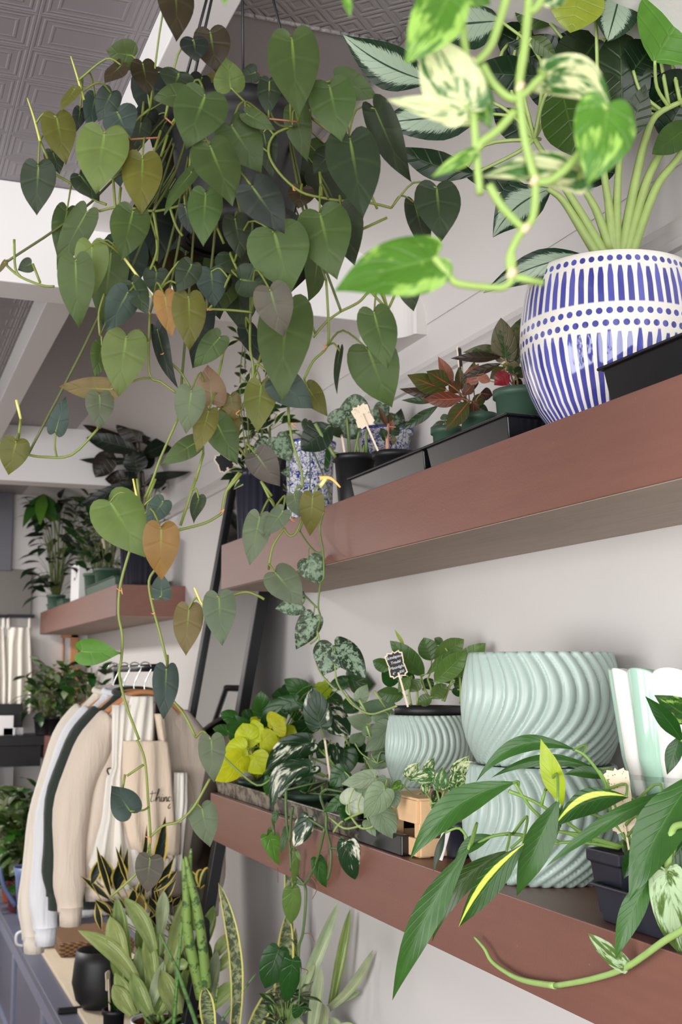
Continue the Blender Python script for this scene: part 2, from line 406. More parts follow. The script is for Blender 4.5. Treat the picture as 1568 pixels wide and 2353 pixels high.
# shop window walls behind and to the left of the camera
def window_wall(nm, wn, horizontal, o0, o1, z0, z1, a0, a1, pos):
    b = MB()
    def bx(p0, p1, q0, q1, d=0.1):
        if horizontal: b.box(p0, p1, pos - d, pos, q0, q1)
        else: b.box(pos - d, pos, p0, p1, q0, q1)
    bx(a0, o0, 0, CEIL + .3); bx(o1, a1, 0, CEIL + .3); bx(o0, o1, 0, z0); bx(o0, o1, z1, CEIL + .3)
    struct('wall_' + nm, b, MWD, smooth=False)
    b = MB(); n = 3
    for i in range(n + 1):
        p = o0 + (o1 - o0) * i / n
        bx(p - 0.03, p + 0.03, z0, z1, 0.06)
    bx(o0, o1, z0, z0 + 0.05, 0.06); bx(o0, o1, z1 - 0.05, z1, 0.06)
    struct('window_%d' % wn, b, MWH, smooth=False)
window_wall('back', 1, True, -2.9, 0.75, 0.35, 2.38, XL - 0.1, XW + 0.12, YB)
window_wall('left', 2, False, -1.6, 1.4, 0.35, 2.38, YB - 0.1, YF + 0.12, XL)
# pressed tin ceiling: square coffers on the left, diamonds in a border by the wall
t = NT('pressed_tin'); sp = t.sep(t.pos()); px_, py_ = sp[0], sp[1]
def tri(x, p, o=0.0): return t.M('ABSOLUTE', t.M('SUBTRACT', t.M('FRACT', t.M('DIVIDE', t.M('SUBTRACT', x, o), p)), 0.5))
ex = t.M('MAXIMUM', t.M('MULTIPLY', tri(px_, 0.145, 0.037), 0.145), t.M('ADD', t.M('MULTIPLY', tri(py_, 0.105, 0.03), 0.105), 0.02))
def ridge(x, c, w): return t.M('SUBTRACT', 1.0, t.step(t.M('ABSOLUTE', t.M('SUBTRACT', x, c)), w * 0.3, w))
hh = t.M('ADD', t.M('ADD', ridge(ex, 0.0695, 0.004), ridge(ex, 0.06, 0.003)), t.M('MULTIPLY', ridge(ex, 0.046, 0.0035), 0.7))
da = t.M('ADD', px_, py_); db = t.M('SUBTRACT', px_, py_)
dd = t.M('MAXIMUM', tri(da, 0.062), tri(db, 0.062))
dh = t.M('ADD', ridge(dd, 0.47, 0.08), t.M('MULTIPLY', ridge(dd, 0.25, 0.1), 0.7))
isr = t.step(px_, 0.38, 0.385)
near = t.M('MULTIPLY', isr, t.M('SUBTRACT', 1.0, t.step(py_, 1.6, 1.605)))
hgt = t.M('ADD', t.M('MULTIPLY', hh, t.M('SUBTRACT', 1.0, isr)), t.M('MULTIPLY', dh, near))
fld = t.mix(isr, lin((132, 126, 130)), lin((150, 145, 145)))
MTIN = t.done(t.bsdf(t.mix(t.M('MULTIPLY', t.noise(t.pos(), 180, 2), 0.3), fld, lin((110, 104, 106))), 0.45, t.bump(hgt, 0.55, 0.004)))
b = MB(); b.box(XL - 0.1, XW + 0.12, YB - 0.1, YF + 0.12, CEIL, CEIL + 0.05); struct('ceiling', b, MTIN, smooth=False)
# cove where the right wall rolls into the ceiling
b = MB(); xc, z0 = 0.705, 1.55 + 0.74
def cove(u, v): a = u * PI / 2; return V((XW - (XW - xc) * (1 - math.cos(a)) * 1.0 - 0.002, YB + (YF - YB) * v, z0 + (CEIL - z0) * math.sin(a)))
b.grid(cove, 14, 1); struct('trim_1', b, MW)
b = MB(); b.tube([V((0.413, 1.6, CEIL - 0.002)), V((0.70, 1.6, CEIL - 0.002))], 0.0035, smooth=False); b.tube([V((0.702, YB, CEIL - 0.003)), V((0.702, 2.35, CEIL - 0.003))], 0.006, smooth=False)
struct('trim_2', b, MTIN)
# dropped beams: two across the room, one along it
xa, xb_ = 0.345, 0.411; ZB = PY(784, 732, 2.345).z
for i, (y0, z0) in enumerate(((2.345, ZB), (4.73, ZB - 0.015))):
    b = MB(); b.box(XL, XW, y0, y0 + 0.11, z0, CEIL); struct('beam_%d' % (i + 1), b, MBEAM, smooth=False, bevel=0.003)
b = MB()
for y0, y1 in ((YB, 2.345), (2.455, 4.73), (4.84, YF)): b.box(xa, xb_, y0, y1, 2.425, CEIL)
struct('beam_3', b, MBEAM, smooth=False, bevel=0.002)
# moulded pilaster end of the cross beam at the wall
pz = PY(982, 774, 2.3).z; b = MB(); q = []
for k in range(9): a = k / 8 * PI / 2; q.append(V((0.985 + 0.055 * math.sin(a), 2.345 - 0.055 * (1 - math.cos(a)), pz)))
q += [V((1.045, 2.285, pz)), V((XW, 2.285, pz)), V((XW, 2.46, pz)), V((0.985, 2.46, pz))]
b.prism(q, V((0, 0, CEIL - pz))); struct('trim_3', b, MW, smooth=False)
# picture rail along the right wall
def rail_z(u, v): return zline(u, v, XW - 0.008)
r0, r1 = rail_z(1568, 566), rail_z(1568, 488)
b = MB(); pr = [(0, r0), (0.012, r0), (0.02, r0 + (r1 - r0) * .18), (0.008, r0 + (r1 - r0) * .3), (0.022, r0 + (r1 - r0) * .5), (0.012, r0 + (r1 - r0) * .85), (0, r1)]
b.prism([V((XW - x, YB, z)) for x, z in pr], V((0, YF - YB, 0))); struct('trim_4', b, MW, smooth=False)
# ------------------------------------------------------------------ shelves, bench
def shelf(label, y0, y1, z0, z1, label_under=None):
    e = empty('wall_shelf', (XF, y0, z0), label, 'shelf')
    b = MB(); b.box(XF, XW - 0.001, y0, y1, z0 + 0.0015, z1); b.build('board', MSH, e, smooth=False, bevel=0.0015)
    b = MB(); b.box(XF + 0.004, XW - 0.001, y0 + 0.004, y1 - 0.004, z0 + .0005, z0 + 0.003); o = b.build('underside', MUND, e, smooth=False); o['label'] = 'bare grey plywood underside'
    return e
YU = at_u(509, XF, UT).y; YLo = at_u(484, XF, LT).y
shelf('long brown floating wall shelf carrying the big blue striped pot', 0.55, YU, UB, UT)
shelf('long brown floating wall shelf carrying the ribbed mint pots', 0.55, YLo, LB, LT)
Y2 = at_u(268, XF, UT).y; Y3 = at_u(93, XF, UT).y
shelf('short brown wall shelf in the distance under the dark rubber plant', Y2, min(Y3, YF - 0.03), UB, UT)
FARLOW = shelf('low brown wall shelf in the far corner behind the clothes rack', 4.5, min(Y3 + 0.05, YF - 0.03), LB, LT)
e = empty('wall_bench', (0.58, 3, 0), 'low blue-grey panelled bench running along the wall under the shelves', 'bench')
XB = 0.59
b = MB(); b.box(XB, XW - 0.002, 1.0, 6.22, BENCH - 0.03, BENCH); b.build('seat', MBENCH, e, smooth=False, bevel=0.003)
b = MB(); b.box(XB + 0.02, XW - 0.002, 1.02, 6.2, 0.002, BENCH - 0.03); b.build('body', MBENCH, e, smooth=False)
b = MB()
for y in (1.9, 2.7, 3.55, 4.4, 5.3, 6.1): b.box(XB + 0.008, XB + 0.021, y, y + 0.07, 0.09, BENCH - 0.09)
b.box(XB + 0.008, XB + 0.021, 1.02, 6.19, BENCH - 0.09, BENCH - 0.032); b.box(XB + 0.006, XB + 0.021, 1.02, 6.19, 0.003, 0.09)
b.build('panel_frame', simple('bench_frame_paint', (120, 124, 146), 0.4, 0.06, 3), e, smooth=False, bevel=0.002)
# ------------------------------------------------------------------ palettes and leaf materials
PAL.update(dict(K=(64, 112, 48), g=(80, 102, 52), l=(116, 136, 72), d=(54, 70, 46), b=(66, 86, 78), k=(42, 52, 46), o=(112, 112, 46), r=(66, 54, 34), c=(158, 118, 62),
  p=(150, 120, 98), w=(104, 118, 92), e=(122, 108, 62), q=(98, 92, 84), n=(40, 84, 34), N=(56, 104, 40), y=(232, 240, 48), Y=(196, 220, 50), G=(96, 150, 52),
  m=(74, 128, 58), v=(34, 66, 38), t=(142, 164, 132), T=(118, 142, 112), h=(104, 136, 68), H=(78, 112, 56), s=(168, 186, 116), S=(132, 156, 84), u=(180, 192, 156), U=(226, 236, 214),
  f=(38, 58, 40), a=(36, 64, 44), A=(28, 52, 30), z=(62, 92, 34), x=(48, 34, 28), X=(30, 40, 32), i=(78, 100, 74), j=(104, 118, 96)))
PAL.update({'1': (104, 74, 44), '2': (84, 92, 48), '3': (170, 110, 88), '4': (64, 50, 40), '5': (120, 66, 48), '6': (120, 116, 88), '7': (150, 30, 52), '8': (52, 76, 44), '9': (160, 180, 60)})
MMIC = leaf_mat('velvet_leaf', 'plain', 0.5, 0.13, 4.0, (116, 144, 66), 0.05, trans=0.16, sheen=0.06, back=0.75, bump=0.22, fade=0.75, vs=0.06, spec=0.22, midk=.42)
# ------------------------------------------------------------------ hanging velvet-leaf plant
MICK, MICF = 'gldbkoqwrcpeG', .76
pc = P(547, 330, 1.36)
mic = Plant('hanging_plant', (pc.x, pc.y, pc.z - 0.09), 'velvet heart-leaved trailing plant hanging from the ceiling in a black pot', 'plant', Z=1.25, mats=[MMIC], stemcol=(104, 116, 46), pet=0.0012)
HK = CEIL - 0.004
zr, zb2 = P(545, 262, 1.36).z, P(545, 562, 1.36).z
c0 = V((pc.x, pc.y, 0))
b = MB(); b.lathe([(0.0, zb2 + .003), (.052, zb2), (.058, zb2 + .008), (.066, zb2 + .05), (.0735, zr - .03), (.075, zr - .018), (.079, zr - .016), (.079, zr), (.074, zr), (.072, zr - .02), (0, zr - .02)], c0, 48)
pot = b.build('pot', MBLK, mic.e)
b = MB(); b.lathe([(.056, zb2 - .002), (.066, zb2 - .002), (.071, zb2 + .02), (.067, zb2 + .02), (.058, zb2 + .002)], c0, 40); b.build('saucer', MBLK, mic.e)
b = MB(); b.disc(V((pc.x, pc.y, zr - 0.012)), 0.072, 24, 0.003); b.build('soil', MSOIL, mic.e)
b = MB(); top = V((pc.x, pc.y, HK - 0.03))
for an in (-2.6, -0.75, 1.2, 2.6): b.tube([V((pc.x + .077 * math.cos(an), pc.y + .077 * math.sin(an), zr - .01)), top], 0.0016, seg=6, smooth=False)
b.tube([top, V((pc.x, pc.y, HK))], 0.0022, seg=6, smooth=False)
b.build('hanger', MBM, mic.e)
mic.L(1, '''808,-70 810,195 158 r z=-.02; 965,140 1000,342 162 r; 890,176 905,286 126 k z=-.02; 618,258 487,232 130 g; 560,290 482,386 74 r r=55; 655,285 685,442 116 r;
825,332 790,425 158 d z=-.02; 1000,360 918,402 70 o z=.08; 1062,412 1040,264 136 l z=-.03; 1340,165 1375,542 228 g z=-.05; 1240,365 1235,538 106 d; 1355,500 1415,745 122 g z=.03;
850,432 700,455 104 g z=-.01; 945,430 855,684 234 g z=-.09; 1060,570 1202,795 194 g z=-.05; 1128,520 1270,602 76 g z=-.06; 965,665 1070,948 202 g z=-.1; 1210,600 1255,822 104 d z=.02;
1095,700 1110,845 64 d; 480,602 440,892 228 l z=-.04; 655,720 650,990 176 o z=-.02; 535,510 600,642 164 b; 515,420 450,560 110 b z=.03; 440,440 400,592 92 b z=.05; 370,500 350,606 60 k z=.06;
345,405 283,512 52 o r=50; 258,530 303,758 148 o; 175,755 170,992 152 d; 240,690 275,802 88 d z=.05; 365,800 458,928 108 d; 650,550 630,692 96 d z=.06; 885,785 755,988 66 g z=-.02 r=50;
945,880 935,1135 152 g z=-.06; 850,945 880,1078 78 k z=-.03; 1155,850 1310,1074 184 k z=-.11; 400,970 262,1240 128 g; 612,965 556,1200 172 g z=-.02; 1080,1000 1110,1195 122 d; 1256,1058 1340,1345 276 g z=-.07;
1468,976 1550,1285 240 g z=-.05; 1565,950 1630,1220 170 d; 1512,384 1572,652 206 g z=-.05; 1545,360 1740,450 130 g z=.02; 310,960 262,1180 110 g z=.03; 1010,690 1000,800 90 d z=.05; 900,560 960,640 110 d z=.06; 1290,640 1260,830 100 d z=.07; 1390,860 1370,960 120 r z=.05;
1520,700 1440,800 110 d z=.07; 760,560 700,680 120 d z=.08; 690,500 640,600 100 k z=.09; 1420,420 1390,520 90 d z=.08; 930,350 900,450 100 k z=.08; 1180,330 1100,360 80 d z=.05; 1000,470 960,560 120 o z=.05; 1300,330 1290,420 80 d z=.09''')
mic.L(3, '''345,90 365,410 162 g z=-.04; 510,50 478,405 172 g z=.01; 420,20 425,270 150 l z=-.03; 885,110 815,248 114 d z=-.05; 970,140 985,315 138 b z=-.01; 1100,185 1252,202 146 d z=-.03; 1060,62 1095,175 152 d z=.02;
1240,225 1306,450 172 q z=-.09; 1315,300 1300,748 244 g z=-.05; 1265,640 1442,778 154 b z=-.02; 1410,675 1508,815 94 o z=.02; 1200,660 1185,890 142 o z=-.03; 1015,445 888,592 112 g z=-.03;
975,750 955,575 138 p z=-.01; 868,258 870,514 148 o z=-.04; 755,250 790,448 108 c z=-.06; 720,140 712,258 116 d; 590,240 488,422 142 b z=-.06; 605,195 682,352 104 d z=-.03; 580,440 545,724 198 l z=-.02;
470,480 438,638 88 g; 520,690 268,675 104 e; 458,710 460,874 124 w z=-.03; 255,885 302,723 88 b; 75,925 38,1084 130 o; 880,690 855,894 136 w z=-.05; 960,785 905,980 108 o z=-.03; 990,830 1092,1038 138 g;
905,930 740,1038 96 g; 1060,715 1078,835 84 e; 1175,985 1288,1134 138 q z=-.02; 720,410 822,692 74 k z=.02 r=40; 940,330 885,595 110 k z=.04; 145,110 82,142 66 d; 25,100 -8,160 22 e; 1040,780 1100,900 90 e z=.02; 560,140 600,240 110 d z=.04; 1130,400 1190,560 90 k z=.06''')
mic.L(4, '''150,330 215,598 168 g z=-.05; 118,495 235,775 222 g z=-.02; 300,165 335,332 108 d; -5,505 -18,712 34 d r=40''')
mic.L(2, '''440,855 460,1114 200 d; 335,925 405,1182 104 d z=.02; 40,630 102,1005 236 d z=-.06; 150,490 328,842 140 d z=-.02 r=25''')
mic.L(5, '''500,100 668,362 232 l z=-.02; 755,100 674,212 98 b; 740,220 742,468 160 c z=-.04; 742,548 742,428 88 b; 365,795 550,803 118 G; 868,590 855,815 130 e; 1005,535 1022,768 148 w; 765,870 750,1108 116 b z=-.01;
915,80 890,205 62 d r=50; 1195,170 1148,400 124 w z=-.01; 1305,145 1212,268 88 w z=-.03; 1350,70 1378,178 84 w; 1438,75 1425,264 108 o z=-.02; 1265,430 1392,584 150 w''')
mic.L(7, '''970,-10 985,196 120 w; 605,335 512,210 132 b; 925,305 966,494 126 w; 690,540 675,705 124 q''')
Z0 = 0.012
mic.S(3, '''690,335 685,610 740,655 810,705; 745,390 770,540 830,610 875,682; 820,820 740,1000 700,1110 665,1190; 935,985 900,1110; 1330,850 1350,950 1385,1060 1390,1140; 1325,770 1330,850; 950,320 1060,325 1160,335;
1150,390 1150,500 1165,620 1120,760 1090,820; 1200,530 1165,650; 1060,70 1095,150; 1020,560 975,745; 1500,190 1510,370 1505,490 1440,560 1400,640; 1568,330 1500,380 1440,450; 20,110 90,170 195,212 250,216; 65,0 70,130 95,172; 150,112 185,200;
128,990 200,1000 330,990 450,870; 85,915 95,820; 1085,940 1140,1010; 1110,1075 1040,1160; 1200,1110 1250,1180; 460,440 455,340 480,250; 720,0 720,60 690,140; 1060,160 1010,260 960,320; 1090,820 1000,760 950,745''', 3.0, z=Z0)
mic.S(5, '''630,0 655,190 690,240; 715,0 660,140; 900,0 830,215; 805,240 940,205 1020,160; 1020,160 1040,60 1100,-30; 603,310 555,480 545,620 562,720 558,830 548,900 580,1040 640,1200; 720,410 685,470 700,580 735,710 772,860;
795,1020 850,1090 900,1190; 1058,540 1130,520 1190,540 1215,555; 1235,415 1255,310 1310,225; 1200,10 1240,90 1265,130; 1390,180 1360,250 1330,262 1305,230''', 3.2, z=Z0)
mic.S(7, '630,0 665,90 680,260 692,440; 965,178 890,310 820,375 750,395 692,445; 692,445 685,500 640,600 510,720; 585,165 660,115; 560,240 575,160', 3.0, z=Z0)
mic.S(1, '''1345,580 1260,620 1235,700 1280,790 1380,880 1490,910 1568,922 1690,930 1800,955; 1600,640 1568,640 1430,540; 520,820 530,950 545,1100; 555,860 540,1000; 880,690 870,800 880,930; 740,600 700,720; 770,620 740,720; 250,800 330,845 430,915 490,940;
455,970 560,950 720,970 890,925; 1480,900 1470,790; 705,970 725,1100 720,1200; 780,950 810,1040 840,1085; 1110,1000 1085,1180; 1000,1050 1030,1120; 690,500 620,560 600,620; 1700,880 1735,960; 1650,1060 1780,1000; 220,730 185,650''', 3.2, z=0.02)
# pale new shoots
mic.S(1, '125,450 155,540 185,650; 325,258 360,370 385,460', 1.2, 3.4, z=0, col=(172, 176, 84))
mic.S(3, '75,738 95,825; 570,85 640,180 705,275', 3.4, 3.0, z=-.02, col=(190, 190, 110))
mic.S(5, '612,0 650,190; 893,500 920,560 935,580', 2.2, 3.4, z=0, col=(200, 190, 100))
mic.S(5, '1500,-5 1470,40', 5, 5, z=0, col=(200, 200, 130)); mic.S(5, '1470,-2 1520,-2 1565,40', 6, 2, z=0, col=(214, 170, 92))
mic.S(1, '1235,545 1370,560; 600,640 735,632; 760,540 800,575', 2.2, z=.0, col=(150, 96, 70))
mic.S(4, '0,330 80,290 130,242 160,265 215,325; 175,170 215,325; 215,325 255,240', 3.2, z=.01)
# knots of aerial roots at the nodes
for cr, x, y in ((5, 560, 515), (5, 712, 615), (5, 1030, 140), (3, 685, 330), (3, 1340, 845), (3, 955, 320), (3, 760, 515), (1, 895, 925), (1, 1350, 870), (3, 1500, 490), (5, 1335, 185), (3, 1085, 800), (7, 690, 450)):
    for k in range(3):
        dx, dy = rnd(-26, 26), rnd(-22, 26)
        mic.S(cr, f'{x},{y} {x + dx * .5},{y + dy * .6 + 4} {x + dx},{y + dy}', 2.0, 0.6, z=.004, col=(176, 118, 76), path=False)
roots = [V((pc.x + 0.05 * math.cos(a), pc.y + 0.05 * math.sin(a), zr)) for a in [k * 0.6 for k in range(11)]]
mic.petioles(roots, 0.14)
# strands that climb out of the pot and drop to the hanging tips
for cr, x, y in ((3, 690, 335), (3, 745, 390), (3, 1150, 390), (3, 950, 320), (3, 1500, 190), (3, 460, 440), (1, 520, 820), (3, 20, 110), (1, 705, 970), (3, 1325, 770), (3, 1330, 850), (1, 1345, 580), (3, 128, 990), (4, 0, 330), (3, 820, 820)):
    a = mic.pt(*cpx(cr, x, y), Z0); q = min(roots, key=lambda r: (r - a).length)
    mic.st.tube([q + V((0, 0, -.012)), q + (a - q) * 0.12 + V((0, 0, .02)), a.lerp(q, 0.45) + V((0, 0, -.01)), a], 0.0013, 0.0014, seg=6, col=lin((76, 84, 40)))
for k in range(46):
    a = rnd(0, 2 * PI); rr = rnd(0.05, 0.15); B = V((pc.x + rr * math.cos(a), pc.y + 0.02 + abs(rr * math.sin(a)), zr + rnd(-0.16, 0.06)))
    l = rnd(0.05, 0.085); T = B + V((rnd(-.4, .4), rnd(-.3, .4), -1)).normalized() * l
    leaf3(mic.fol, B, T, V((rnd(-.6, .6), -1, rnd(0, .8))), l * 0.75, 'heart', pal(random.choice('ddgkrb')), 0.08, 0.12, 0, 5, 8)
    mic.st.tube([B, B.lerp(V((pc.x, pc.y, zr)), 0.4) + V((0, 0, .02)), V((pc.x + .05 * math.cos(a), pc.y + .05 * math.sin(a), zr - .01))], 0.0011, seg=5, sub=3, col=lin((90, 100, 50)))
mic.done(MSTEM)
MICK = ''
# ------------------------------------------------------------------ pots, trays, plant markers
def pot(e, c, z0, z1, r, mat, taper=0.78, rim=0.012, lip=0.003, soil=MSOIL, name='pot', rf=None, seg=40, sd=0.012, zf=None):
    """nursery pot standing at c.xy from z0 to z1 with rolled rim"""
    c = V((c.x, c.y, 0)); b = MB()
    b.lathe([(0, z0 + .002), (r * taper * .96, z0), (r * taper, z0 + .004), (r * 0.97, z1 - rim), (r + lip, z1 - rim), (r + lip, z1), (r - .002, z1), (r - .003, z1 - rim), (r * taper - .003, z0 + .006), (0, z0 + .006)], c, seg, rf)
    o = b.build(name, mat, e)
    if soil: b = MB(); b.disc(V((c.x, c.y, z1 - sd)), r - .004, 20, 0.002); b.build('soil', soil, e)
    return o
def tray(label, x0, x1, y0, y1, z, h, mat=None, dusty=False, ribs=0, group=None, name='plant_tray'):
    e = empty(name, ((x0 + x1) / 2, (y0 + y1) / 2, z), label, 'tray', group); b = MB(); k = .008
    def ring(s, zz): return [V((x0 + s, y0 + s, zz)), V((x1 - s, y0 + s, zz)), V((x1 - s, y1 - s, zz)), V((x0 + s, y1 - s, zz))]
    L = [ring(k, z + .0005), ring(0.002, z + h - .004), ring(-.004, z + h - .004), ring(-.004, z + h), ring(.002, z + h), ring(.005, z + h - .006), ring(k + .003, z + .004)]
    vs = [p for q in L for p in q]; fs = [(3, 2, 1, 0), (24, 25, 26, 27)]
    for i in range(6):
        for j in range(4): fs.append((i * 4 + j, i * 4 + (j + 1) % 4, i * 4 + 4 + (j + 1) % 4, i * 4 + 4 + j))
    b.add(vs, fs)
    for i in range(ribs):
        y = y0 + (y1 - y0) * (i + .5) / ribs; b.box(x0 - .001, x0 + .006, y - .006, y + .006, z + .001, z + h - .003)
    b.build('tray_body', mat or (MDUST if dusty else MTRAY), e, smooth=False, bevel=.0015)
    return e
def plaque(w, h, k=0.16):
    """outline of a bracket-edged plaque, corners nipped in"""
    a, b, c = w / 2, h / 2, min(w, h) * k
    return [(-a + c, b), (-c * .5, b - c * .45), (0, b + c * .25), (c * .5, b - c * .45), (a - c, b), (a - c * .9, b - c * .6), (a, b - c), (a - c * .3, c * .4), (a - c * .55, 0), (a - c * .3, -c * .4), (a, -b + c), (a - c * .9, -b + c * .6), (a - c, -b), (c * .5, -b + c * .45), (0, -b - c * .25), (-c * .5, -b + c * .45), (-a + c, -b), (-a + c * .9, -b + c * .6), (-a, -b + c), (-a + c * .3, -c * .4), (-a + c * .55, 0), (-a + c * .3, c * .4), (-a, b - c), (-a + c * .9, b - c * .6)]
MCHALK = simple('chalkboard', (20, 21, 26), 0.6, 0.2, 40)
MCHW = simple('chalk', (228, 228, 226), 0.9, 0.05, 20)
MPLY = simple('thin_birch', (232, 214, 190), 0.7, 0.1, 40)
MINK = simple('brush_specks', (60, 52, 44), 0.8, 0.1)
def marker(label, A, Bt, w, h, Z, tilt=0.0, face=True, lines=(), yaw=0.0):
    """plant marker on a stick: A bottom of the stick (px), Bt centre of the plaque (px), w/h of plaque px, depth Z"""
    p0, p1 = P(*A, Z), P(*Bt, Z); e = empty('plant_marker', p0, label, 'plant marker'); k = Z / F
    up = (p1 - p0).normalized(); n = (EYE - p1); n = (n - up * n.dot(up)).normalized(); n = Matrix.Rotation(yaw, 3, up) @ n
    sd = up.cross(n)
    b = MB(); b.bar(p0, p1 + up * (h * k * (0.1 if not face else -.3)), 4.5 * k, .0022, n); b.build('stick', MPLY, e, smooth=False)
    o = n * (.002 if not face else -.0005)
    sg = 1 if face else -1
    b = MB(); q = plaque(w * k, h * k); c = p1 - n * (.0012 + (0 if face else .001))
    b.prism([c + sd * x + up * y for x, y in q], -n * .0022); b.build('plaque', MPLY, e, smooth=False)
    if face:
        b = MB(); b.prism([c + n * .0004 + sd * (x * .86) + up * (y * .9) for x, y in q], -n * .0003); b.build('chalkboard', MCHALK, e, smooth=False)
        b = MB(); pos0 = c + n * .0006
        for txt, x, y, s in lines:
            cu = bpy.data.curves.new('writing', 'FONT'); cu.body = txt; cu.size = s * k; cu.align_x = 'CENTER'; cu.shear = 0.25; cu.space_character = 0.92
            to = bpy.data.objects.new('tmp', cu); C.objects.link(to); bpy.context.view_layer.update()
            me = bpy.data.meshes.new_from_object(to.evaluated_get(bpy.context.evaluated_depsgraph_get()))
            b.add([pos0 + sd * (q.co.x + x * k) + up * (q.co.y + y * k) for q in me.vertices], [tuple(f.vertices) for f in me.polygons])
            bpy.data.objects.remove(to); bpy.data.meshes.remove(me)
        if lines: b.build('writing', MCHW, e, smooth=False)
    else:
        b = MB()
        for i in range(22):
            x, y = rnd(-.42, .42) * w * k, rnd(-.05, .45) * h * k; b.disc(c, .0001, 6); q0 = c + n * .0004 + sd * x + up * y
            b.v[-7:] = [q0] + [q0 + (sd * math.cos(j) + up * math.sin(j)) * rnd(.0003, .0008) for j in range(1, 7)]
        b.build('speck', MINK, e, smooth=False)
    return e
# ------------------------------------------------------------------ leaf materials
MGLOSS = leaf_mat('glossy_leaf', 'plain', 0.3, 0.12, 6.0, (96, 132, 60), 0.035, trans=0.2, vs=.15)
MSILV = leaf_mat('silver_leaf', 'silver', 0.32, 0.1, 9.0, (70, 100, 70), 0.03, alt=(148, 166, 146), thr=0.55, trans=0.12)
MMARB = leaf_mat('marbled_leaf', 'marble', 0.32, 0.12, 6.0, (130, 170, 90), 0.04, alt=(224, 232, 188), thr=0.5, trans=0.32)
MMARG = leaf_mat('cream_edged_leaf', 'margin', 0.35, 0.12, 6.0, (120, 160, 90), 0.04, alt=(222, 220, 180), thr=0.62, trans=0.25)
MSPL = leaf_mat('speckled_leaf', 'splash', 0.38, 0.12, 6.0, (60, 90, 60), 0.04, alt=(126, 148, 124), thr=0.52, nsc=24, trans=0.1)
MRED = leaf_mat('red_veined_leaf', 'plain', 0.36, 0.75, 6.0, (196, 84, 66), 0.05, trans=0.2)
MMOT = leaf_mat('mottled_leaf', 'splash', 0.4, 0.3, 6.0, (64, 92, 40), 0.05, alt=(50, 72, 36), thr=0.56, nsc=10, trans=0.15)
# ------------------------------------------------------------------ big blue and white pot
cb = at_u(1412, 0.9415, UT); Rb = 212 * dep(P(1412, 800, dep(cb))) / F * 1.0
zt = P(1412, 607, dep(cb) - .02).z; hb = zt - UT
t = NT('blue_striped_glaze'); o = t.sep(t.obj()); NS = 60.0
an = t.M('MULTIPLY', t.M('ARCTAN2', o[1], o[0]), NS / (2 * PI)); zz = t.M('DIVIDE', o[2], hb)
def dots(z0, off=0.0, r=.33):
    fx = t.M('SUBTRACT', t.M('FRACT', t.M('ADD', an, off)), 0.5)
    fz = t.M('MULTIPLY', t.M('SUBTRACT', zz, z0), hb / (2 * PI * Rb / NS))
    d = t.M('SQRT', t.M('ADD', t.M('MULTIPLY', fx, fx), t.M('MULTIPLY', fz, fz)))
    return t.M('SUBTRACT', 1.0, t.step(d, r - .04, r + .03))
ids = t.M('FLOOR', an); rn = t.n('ShaderNodeTexWhiteNoise', noise_dimensions='1D'); t.put(rn.inputs['W'], ids); rv = rn.outputs['Value']
def stripes(za, zb, off=0.0):
    wob = t.M('MULTIPLY', t.M('SUBTRACT', t.noise(t.comb(ids, t.M('MULTIPLY', o[2], 18.0), 0.0), 1.0, 1), 0.5), 0.18)
    fx = t.M('ABSOLUTE', t.M('ADD', t.M('SUBTRACT', t.M('FRACT', t.M('ADD', an, off)), 0.5), wob))
    mz = t.M('MULTIPLY', t.step(zz, za, za + .012), t.M('SUBTRACT', 1.0, t.step(zz, t.M('ADD', zb - .02, t.M('MULTIPLY', rv, .025)), t.M('ADD', zb - .01, t.M('MULTIPLY', rv, .03)))))
    wd = t.M('MULTIPLY', 0.31, t.step(zz, zb + .02, zb - .08, 0.45, 1.0))
    return t.M('MULTIPLY', t.M('SUBTRACT', 1.0, t.step(fx, t.M('SUBTRACT', wd, .04), t.M('ADD', wd, .03))), mz)
mk = t.M('MAXIMUM', t.M('MAXIMUM', dots(.945), dots(.618, .2)), t.M('MAXIMUM', dots(.545, .6), t.M('MAXIMUM', stripes(.665, .905), stripes(.02, .505, .3))))
blue = t.mix(rv, lin((44, 48, 132)), lin((88, 92, 178)))
blue = t.mix(t.noise(t.mapv(t.obj(), (40, 40, 9)), 2.0, 3), blue, t.mix(0.3, blue, lin((120, 124, 200))))
MBLUE = t.done(t.bsdf(t.mix(mk, lin((236, 233, 226)), blue), 0.08, Coat_Weight=0.4, Coat_Roughness=0.03))
ag = Plant('potted_plant', (cb.x, cb.y, UT), 'large silver-leaved plant in the white pot painted with blue stripes and dots', 'plant', Z=dep(V((cb.x, cb.y, UT + hb))), mats=[MGLOSS, MSILV], stemcol=(150, 172, 100), pet=.003)
b = MB(); pr = [(.0, .0), (.50, .0), (.58, .012), (.70, .06), (.80, .14), (.89, .25), (.955, .36), (.99, .47), (1.0, .57), (.99, .68), (.965, .78), (.93, .88), (.89, .97), (.88, .995), (.865, 1.0), (.85, .99), (.88, .88), (.9, .7), (.0, .65)]
b.lathe([(r * Rb, z * hb) for r, z in pr], V((cb.x, cb.y, UT + .0005)), 96); b.build('pot', MBLUE, ag.e)
